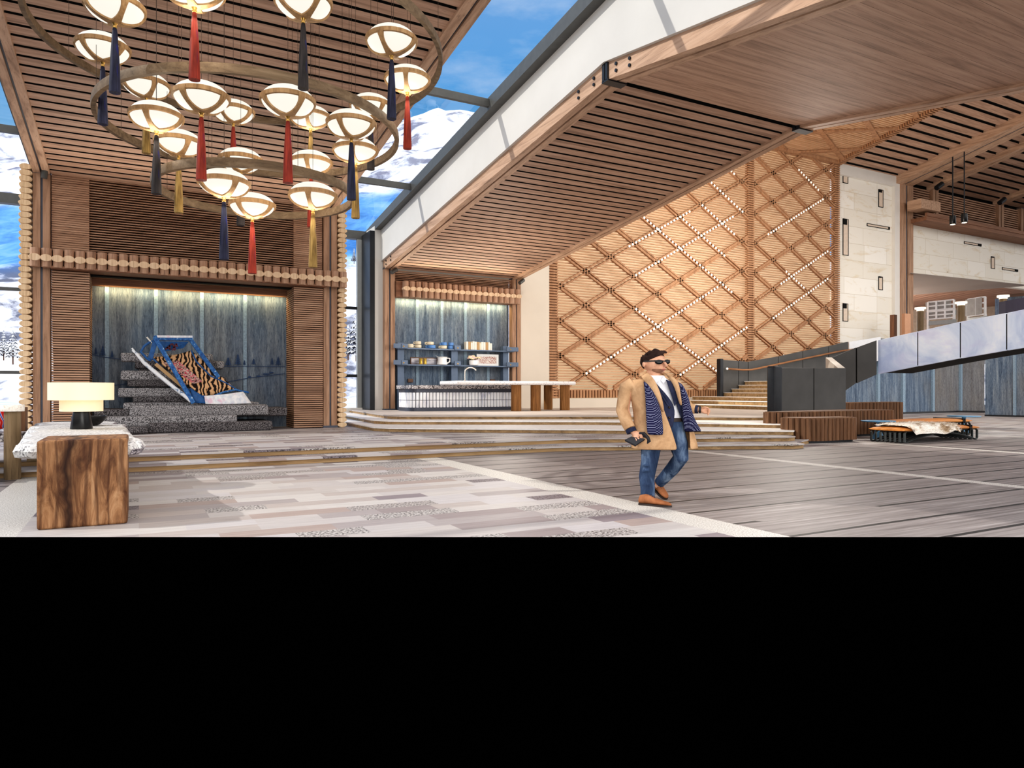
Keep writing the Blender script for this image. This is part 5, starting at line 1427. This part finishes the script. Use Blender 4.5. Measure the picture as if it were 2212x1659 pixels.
q0, q1 = P(2003, 690, 49), P(2062, 690, 47.5)
m = MB(); m.extrude([(q0.x,q0.y,4.3),(q1.x,q1.y,4.3),(q1.x,q1.y,5.6),(q0.x,q0.y,5.6)], (.4,.7,0)); tag(m.build('louvred_cabinet', M['louvre']), 'beige louvred cabinet behind the parapet left of the middle lamp post', 'cabinet')
q = P(1930, 727, 30); m = MB(); m.box((q.x-.1,q.y-.1,P(1930,740,30).z),(q.x+.1,q.y+.1,P(1930,680,30).z)); tag(m.build('wooden_bollard', M['darkpost'], bevel=.01), 'short dark wooden post at the top of the stair', 'post')
q = P(1957.5, 700, 41); m = MB(); m.box((q.x-.28,q.y-.1,4.0),(q.x+.28,q.y+.1,P(1957,678,41).z)); tag(m.build('tinted_screen', M['peach']), 'peach tinted screen in front of the tall timber post', 'screen')

# ---------------------------------------------------------------- snowy firs outside
def fir(px, py0, py1, Y, lab):
    b = P(px, py0, Y); h_ = (py0 - py1) / F * Y; b.z = max(b.z, -.9) if b.z > -.9 else b.z
    t = thing('snowy_fir', b, lab, 'fir tree', 'snowy firs outside the windows')
    m = MB(); m.lathe([(h_*.02,-.6),(h_*.018,h_*.3)], b, 8); m.build('trunk', M['darkpost'], t)
    m = MB(); rq = random.Random(int(px))
    for k in range(9):
        z = h_ * (.08 + .1 * k); r = h_ * .24 * (1 - k / 9.6)
        nb = 11
        for i in range(nb):
            a = 2*PI*i/nb + k*.5; rr_ = r * rq.uniform(.75, 1.15); d = Vector((math.cos(a), math.sin(a), 0)); s = Vector((-d.y, d.x, 0))
            q = b + UP*(z + h_*.09)
            m.add([q, q + d*rr_*.6 - s*rr_*.3 - UP*h_*.04, q + d*rr_ - UP*h_*.09, q + d*rr_*.6 + s*rr_*.3 - UP*h_*.04], [(0,1,2),(0,2,3)])
            m.add([q - UP*h_*.03, q + d*rr_*.6 - s*rr_*.3 - UP*h_*.05, q + d*rr_ - UP*h_*.10, q + d*rr_*.6 + s*rr_*.3 - UP*h_*.05], [(0,1,2),(0,2,3)])
    m.lathe([(h_*.04,h_*.88),(.001,h_)], b, 8)
    m.build('crown', M['fir'], t)
for px, py0, py1, Y, lab in ((28,778,706,95,'snowy fir tree seen left of the log wall, rightmost of three'),(8,770,712,105,'snowy fir tree at the left picture edge'),(-14,775,690,100,'snowy fir tree just cut by the left edge'),
    (770,772,665,105,'tallest snowy fir in the tall window by the bar'),(786,776,690,98,'snowy fir at the right side of the tall window'),(752,770,700,110,'snowy fir at the left side of the tall window'),
    (765,566,536,230,'lone white fir high on the slope in the tall window')):
    fir(px, py0, py1, Y, lab)

# ---------------------------------------------------------------- lamps of the room
area('cove_light', (1.5, 22.42, 4.22), (1.5, 22.75, 3.6), 4.9, .06, 34, (1,.80,.42))
area('cove_light', (11.8, 27.42, 5.08), (11.8, 27.72, 4.5), 5.0, .06, 46, (1,.80,.42))

# ---------------------------------------------------------------- the walking man
YM = 8.4; K = YM / F
def B(px, py, dy=0.0): return P(px, py, YM + dy)
def ringh(px, py, rx, ry, dy=0.0, n=28, a0=0.0, a1=2*PI, closed=True, pw=1.0):
    c = B(px, py, dy); out = []
    for i in range(n):
        a = a0 + (a1 - a0) * i / (n if closed else n - 1)
        out.append(c + CR*rx*K*math.copysign(abs(math.cos(a))**pw, math.cos(a)) + CF*ry*math.copysign(abs(math.sin(a))**pw, math.sin(a)))
    return out
man = thing('person', (B(1412, 1085).x, B(1412, 1085).y, 0), 'walking man in a camel coat, dotted scarf, jeans and sunglasses', 'person')
AX = (CR, CF, UP)
b = MB()
# head, neck, trunk
b.ell(B(1412,781,.0), (24.5*K,.118,24*K), 24, 16, AX)
b.ell(B(1419,793,-.015), (18.5*K,.092,14.5*K), 20, 12, AX)
b.ell(B(1427,800,-.02), (9*K,.05,6.5*K), 14, 10, AX)
b.tube([B(1432,778,-.095), B(1438,787,-.115), B(1440.5,790,-.115), B(1436,792,-.105)], [2.2*K,3.4*K,3.3*K,2.2*K], 10)
b.ell(B(1434,797.5,-.098), (4.5*K,.018,2.0*K), 10, 8, AX)
b.ell(B(1427,777,-.095), (11*K,.03,2.4*K), 12, 8, AX)
b.ell(B(1391,787,-.075), (4.2*K,.018,6.3*K), 12, 8, AX)
b.tube([B(1411,797,.01), B(1412,808,.01), B(1413,822,.02)], [14.5*K,13.5*K,16*K], 16)
b.loft([ringh(1413,819,18,.08), ringh(1412,828,40,.09), ringh(1418,846,40,.10), ringh(1424,880,36,.10), ringh(1430,905,36,.11), ringh(1432,925,38,.12), ringh(1434,945,34,.12)])
# arms
b.tube([B(1362,833,.0), B(1353,858,.02), B(1350,885,.02), B(1357,908,-.05), B(1366,930,-.1), B(1369,936,-.11)], [.066,.062,.054,.05,.036,.033], 12)
b.tube([B(1462,832,.06), B(1474,856,.1), B(1485,880,.14), B(1500,884,.1), B(1508,884.5,.08), B(1513,885,.07)], [.062,.058,.05,.045,.034,.031], 12)
# legs
b.tube([B(1415,935,.0), B(1404,968,-.02), B(1400,998,-.04), B(1396,1030,-.02), B(1398,1062,-.08), B(1398,1076,-.1)], [.10,.095,.078,.066,.05,.045], 14)
b.tube([B(1452,930,.02), B(1466,962,-.02), B(1474,990,-.05), B(1454,1014,.12), B(1432,1036,.26), B(1420,1052,.34)], [.10,.092,.07,.064,.05,.042], 14)
# right hand (left in the picture) closed round the gloves
b.ell(B(1374,939,-.125), (8.5*K,.028,8.5*K), 14, 10, (CR, CF, UP))
fing = [((1379,933),(1386,938),(1388,945),(1383,949)), ((1377,937),(1384,943),(1385,950),(1380,953)), ((1373,941),(1380,948),(1380,954),(1375,956)), ((1369,943),(1375,951),(1374,957),(1370,957))]
for (a, c, d, e), ln in zip(fing, (.0,.0,.0,.0)):
    b.tube([B(*a,-.135), B(*c,-.165), B(*d,-.16), B(*e,-.145)], [.0115,.0108,.0098,.008], 10)
b.tube([B(1380,934,-.12), B(1388,937,-.135), B(1395,943,-.14), B(1399,947,-.135)], [.0125,.012,.0105,.008], 10)
# left hand (right in the picture), loose fist swinging forward
b.ell(B(1518,886,.06), (7*K,.03,6.5*K), 14, 10, AX)
for k, (py, ln) in enumerate(((881.5,1.0),(885,1.06),(888.5,1.0),(892,.85))):
    b.tube([B(1520,py,.05), B(1520+9*ln,py+.6,.035), B(1520+13*ln,py+3,.02), B(1520+9.5*ln,py+5.2,.012)], [.0115,.0108,.0098,.008], 10)
b.tube([B(1516,882,.04), B(1522,879.5,.015), B(1528,880.5,.0), B(1532,883,-.005)], [.012,.0118,.0105,.008], 10)
b.build('body', M['skin'], man, remesh=.0075)
# beard shadow, lips
m = MB(); m.loft([[B(1419,793,-.015) + CR*(18.9*K*math.cos(f)*math.cos(a)) + CF*(.095*math.cos(f)*math.sin(a)) + UP*(14.9*K*math.sin(f)) for a in [-PI*1.02 + PI*.98*i/20 for i in range(21)]] for f in [-1.35, -1.0, -.75, -.5, -.3]], cap=False, closed=False)
m.build('stubble', M['beard'], man, smooth=True)
m = MB(); m.ell(B(1434.5,797.3,-.112), (4.2*K,.012,.9*K), 10, 6, AX); m.ell(B(1434,799.2,-.11), (3.8*K,.012,1.1*K), 10, 6, AX); m.build('lips', M['lip'], man, smooth=True)
# hair
m = MB()
rings = []
for k in range(9):
    f = -.05 + 1.45 * k / 8; 
    rings.append([B(1410.5,781.5,.008) + CR*(24.6*K*math.cos(f)*math.cos(a)) + CF*(.126*math.cos(f)*math.sin(a)) + UP*(24.5*K*math.sin(f) + (.028*max(0, -math.sin(a - .9)) if k > 4 else 0)) for a in [2*PI*i/30 for i in range(30)]])
# keep the forehead free: lift the front of the hairline
for k in range(len(rings)):
    for i in range(30):
        a = 2*PI*i/30; front = max(0, math.cos(a + .75)) ** 1.2
        q = rings[k][i]
        if k < 5: rings[k][i] = q + UP * front * (.085 * (1 - k/5.0)) - (CR*math.cos(a)*.004)
m.loft(rings)
m.tube([B(1393,772,-.05), B(1390,780,-.045), B(1389.5,786,-.035)], [.022,.018,.008], 10)
m.tube([B(1392,772,.0), B(1389.5,784,.01), B(1393,795,.03)], [.045,.042,.026], 12)
m.tube([B(1392,768,-.05), B(1389,777,-.055), B(1390,783,-.05)], [.028,.022,.010], 10)
for k in range(7): m.tube([B(1398+5*k,765-1.0*k*(k<4),-.06-.004*k), B(1404+5.2*k,759.5,-.07), B(1411+5*k,760.5+.3*k,-.075)], [.016,.02,.012], 8)
m.build('hair', M['hair'], man, remesh=.007)
m = MB(); m.ell(B(1423.5,782,-.125), (8.6*K,.012,5.0*K), 18, 10, AX); m.ell(B(1441.5,781.5,-.085), (6.2*K,.014,5.0*K), 18, 10, AX); m.bar(B(1431,780,-.132), B(1437,780,-.118), .012, .01); m.bar(B(1416,779.5,-.125), B(1390,780.5,-.08), .008, .016); m.bar(B(1414,779,-.128), B(1447,778.3,-.085), .012, .012)
m.build('sunglasses', M['shades'], man, smooth=True)
# shirt, jacket, coat
def sheet(levels, n=30, th=.012, mat='camel', nm='coat', sub=1, front=True, par=None):
    """levels: (py, centre px, rx px, ry m, left edge px, right edge px): a garment wrapped round the back from one front edge to the other"""
    rows = []
    for py, cx_, rx, ry, xl, xr in levels:
        al = -math.acos(max(-1, min(1, (xl - cx_) / rx))) + 2*PI; ar = -math.acos(max(-1, min(1, (xr - cx_) / rx)))
        rows.append([B(cx_, py) + CR*rx*K*math.cos(ar + (al-ar)*i/(n-1)) + CF*ry*math.sin(ar + (al-ar)*i/(n-1)) for i in range(n)])
    m = MB(); m.loft(rows, cap=False, closed=False); return m.build(nm, M[mat], par or man, smooth=True, solid=th, subsurf=sub)
m = MB(); m.loft([ringh(1417,811.5,17,.08,.0), ringh(1418,818,20,.09), ringh(1420,826,33,.10), ringh(1427,846,38,.115), ringh(1434,880,37,.118), ringh(1440,903,36,.12)]); m.build('shirt', M['shirt'], man, smooth=True)
m = MB()
for sgn, pts in ((1, [(1403,809),(1413,815),(1424,822),(1416,828),(1404,819)]), (-1, [(1433,812),(1427,822),(1433,829),(1440,819)])):
    m.extrude([B(x, y, -.105) for x, y in pts], CF*-.012)
m.build('shirt_collar', M['shirt'], man)
sheet([(822,1417,42,.118,1409,1438),(838,1421,49,.142,1421,1446),(858,1426,49,.15,1440,1453),(878,1430,48,.152,1452,1457),(895,1434,47,.152,1452,1463),(908,1437,46,.152,1450,1470),(924,1438,46,.152,1447,1475)], mat='jacket', nm='jacket')
m = MB()
for pts in ([(1408,822),(1420,836),(1437,858),(1450,881),(1441,876),(1426,852),(1414,838)], [(1438,820),(1444,836),(1451,856),(1457,878),(1466,862),(1458,836),(1450,824)]):
    m.extrude([B(x, y, -.158 + abs(x-1435)*.0009) for x, y in pts], CF*-.012)
m.build('jacket_lapel', M['jacket'], man, bevel=.004)
m = MB()
for x, y in ((1446,880),(1446,902)): m.ell(B(x, y, -.165), (2.6*K,.008,2.4*K), 12, 6, AX)
m.build('jacket_button', M['button'], man, smooth=True)
coat_lv = [(819,1412,40,.11,1396,1446),(827,1413,54,.135,1405,1452),(840,1416,58,.165,1412,1460),(860,1420,56,.178,1419,1468),(880,1424,56,.182,1426,1472),(900,1428,57,.186,1433,1478),(925,1432,63,.195,1443,1484),(950,1434,68,.205,1450,1484),(970,1436,71,.215,1456.5,1483)]
sheet(coat_lv, 40, .02, 'camel', 'coat', 1)
m = MB()
m.tube([B(1368,829,.0), B(1352,838,.01), B(1348,860,.02), B(1344,886,.02), B(1353,910,-.05), B(1361,926,-.09)], [.085,.088,.08,.078,.074,.068], 14)
m.tube([B(1455,828,.06), B(1468,842,.08), B(1478,866,.12), B(1486,880,.14), B(1496,883,.115), B(1503,884,.095)], [.075,.078,.07,.068,.062,.056], 14)
m.ell(B(1366,834,0), (17*K,.09,12*K), 16, 10, AX); m.ell(B(1458,831,.05), (15*K,.085,11*K), 16, 10, AX)
m.build('coat_sleeves', M['camel'], man, remesh=.011)
for pts, rr_ in (([B(1361.5,926,-.088), B(1365,934,-.102)], .062), ([B(1502,884,.095), B(1508,884.5,.082)], .05)):
    m = MB(); m.tube(pts, rr_, 16); m.build('cuff', M['jacket'], man, smooth=True)
m = MB(); m.tube([B(1509.5,884.8,.076), B(1514,885,.07)], .042, 16); m.build('wristwatch', M['darkleather'], man, smooth=True)
def strip(nm, L_, R_, mat, dyl, th=.018, par=None, n=6):
    m = MB(); rows = []
    for (xl, yl), (xr, yr), d in zip(L_, R_, dyl):
        a, c = B(xl, yl, d), B(xr, yr, d - .012); rows.append([a.lerp(c, i/n) - CF*.022*math.sin(PI*i/n) for i in range(n+1)])
    m.loft(rows, cap=False, closed=False); return m.build(nm, M[mat], par or man, smooth=True, solid=th, subsurf=1)
strip('coat_lapel', [(1384,812),(1390,822),(1400,833),(1412,850),(1424,872),(1430,890)], [(1398,803),(1410,815),(1419,830),(1426,848),(1432,870),(1434,890)], 'camel', [-.07,-.16,-.185,-.205,-.215,-.205], .016)
strip('coat_lapel', [(1440,810),(1444,816),(1453,828),(1461,846),(1466,866),(1470,876)], [(1433,806),(1452,812),(1466,824),(1468,842),(1471,862),(1472,876)], 'camel', [-.06,-.13,-.16,-.18,-.185,-.18], .016)
m = MB(); m.tube([B(1385,815,-.02), B(1389,808,.05), B(1404,803,.11), B(1424,804,.10), B(1438,809,.03)], [.03,.036,.036,.034,.028], 10, flat=.6); m.build('coat_collar', M['camel'], man, smooth=True)
strip('scarf', [(1389,822),(1393,840),(1394,862),(1395,890),(1396,915),(1398,940)], [(1400,830),(1413,848),(1422,868),(1429,890),(1432,915),(1434,941)], 'scarf', [-.15,-.20,-.212,-.222,-.232,-.24], .02)
strip('scarf', [(1464,824),(1468,842),(1472,862),(1474,885),(1476,908),(1477,934)], [(1471,828),(1483,846),(1490,868),(1495,892),(1505,915),(1518,933)], 'scarf', [-.10,-.15,-.165,-.165,-.16,-.13], .02)
m = MB(); m.loft([ringh(1438,902,42,.139), ringh(1438,910,43,.141)], cap=False); m.build('belt', M['belt'], man, smooth=True)
m = MB()
m.loft([ringh(1437,908,41,.138,.0), ringh(1437,925,43,.145), ringh(1436,945,44,.14), ringh(1436,957,38,.12)])
m.tube([B(1414,930,.0), B(1406,965,-.02), B(1403,998,-.05), B(1397,1030,-.03), B(1399,1055,-.07), B(1399,1071,-.09)], [.122,.122,.100,.094,.086,.082], 18)
m.tube([B(1456,928,.02), B(1466,962,-.02), B(1471,988,-.05), B(1453,1012,.12), B(1433,1034,.26), B(1423,1044,.31)], [.122,.115,.092,.084,.072,.066], 18)
m.tube([B(1399,1067,-.088), B(1399,1073,-.092)], [.085,.086], 16)
for py, s_ in ((1004,1),(1018,-1),(1046,1),(1058,-1),(1064,1)): m.tube([B(1387,py,-.1), B(1399,py+2*s_,-.145), B(1411,py-2,-.1)], .016, 8)
m.build('jeans', M['denim'], man, remesh=.011)
def shoe(heel, toe, sole_z, nm, lift):
    h_, t_ = Vector(heel), Vector(toe); d = (t_ - h_); ln = d.length; dn = d.normalized(); s = dn.cross(UP).normalized(); u = s.cross(dn).normalized()
    m = MB(); rings = []
    for f, w_, hh in ((0,.030,.07),(.04,.044,.10),(.2,.048,.115),(.36,.050,.105),(.5,.054,.078),(.7,.056,.058),(.86,.047,.045),(.96,.030,.034),(1.0,.012,.024)):
        c = h_ + d * f; rings.append([c + s*w_*math.cos(a) + u*(hh*(.5 + .5*math.sin(a)) if math.sin(a) > 0 else hh*.5*(1+math.sin(a))*1.0) for a in [2*PI*i/18 for i in range(18)]])
    m.loft(rings); o = m.build('shoe', M['leather'], man, smooth=True)
    m = MB(); rings = []
    for f, w_ in ((0,.034),(.04,.047),(.2,.050),(.4,.047),(.6,.056),(.8,.054),(.93,.040),(1.01,.014)):
        c = h_ + d * f; rings.append([c + s*w_ - u*.016, c - s*w_ - u*.016, c - s*w_ + u*.006, c + s*w_ + u*.006])
    m.loft(rings); m.build('sole', M['belt'], o)
    m = MB()
    for k in range(4):
        c = h_ + d*(.36 + .06*k) + u*(.108 - .013*k); m.bar(c - s*.022, c + s*.022, .007, .007)
    m.build('laces', M['jacket'], o)
f0 = on_z(1381, 1087, .016); f1 = on_z(1450, 1093, .016)
shoe(f0, f1, 0, 'shoe', 0)
r0_ = B(1413,1052,.42); r1_ = on_z(1440, 1077, .02)
shoe(r0_, r1_, 0, 'shoe', 0)
# what he holds
t = thing('glove_wallet', B(1372, 946, -.15), 'black wallet and folded leather gloves in the right hand of the man', 'wallet')
m = MB(); a = [B(1349,953,-.12), B(1363,946,-.12), B(1393,951,-.165), B(1372,965,-.165)]; m.extrude(a, UP*.02 - CF*.02); m.build('wallet', M['darkleather'], t, bevel=.004)
m = MB()
for k in range(4): m.tube([B(1381+3*k,936+2*k,-.15), B(1391+3*k,936+3*k,-.175), B(1398+3*k-(k>1)*3,944+3*k,-.175), B(1401-k,952+2*k,-.165)], [.014,.018,.016,.011], 8)
m.build('gloves', M['darkleather'], t, smooth=True)


for x, y, z, e in ((25, 21, 8, 1700), (50, 38, 6.0, 1500), (39, 20, 7.5, 520)): point('hall_fill_point', (x, y, z), e, 1.5, (1,.95,.88))  # unseen point lights added to brighten hall, gallery and stone wall
point('bar_fill_point', (12, 23.0, 3.6), 260, .5, (1,.93,.84))  # unseen point light added to brighten the counter front
area('uplight', (1.5, 20.9, 5.0), (1.5, 15, 8), 7.5, .25, 130, (1,.92,.80))  # unseen strip added above the lintel to brighten the left ceiling
area('uplight', (11.8, 26.7, 5.8), (11.8, 22, 7.2), 5.2, .2, 60, (1,.88,.70))
area('hall_fill', (3, -3, 1.0), (5, 4, 7), 9, 2.4, 560, (1,.97,.93))  # fill added behind the camera to brighten the ceilings, no real fitting
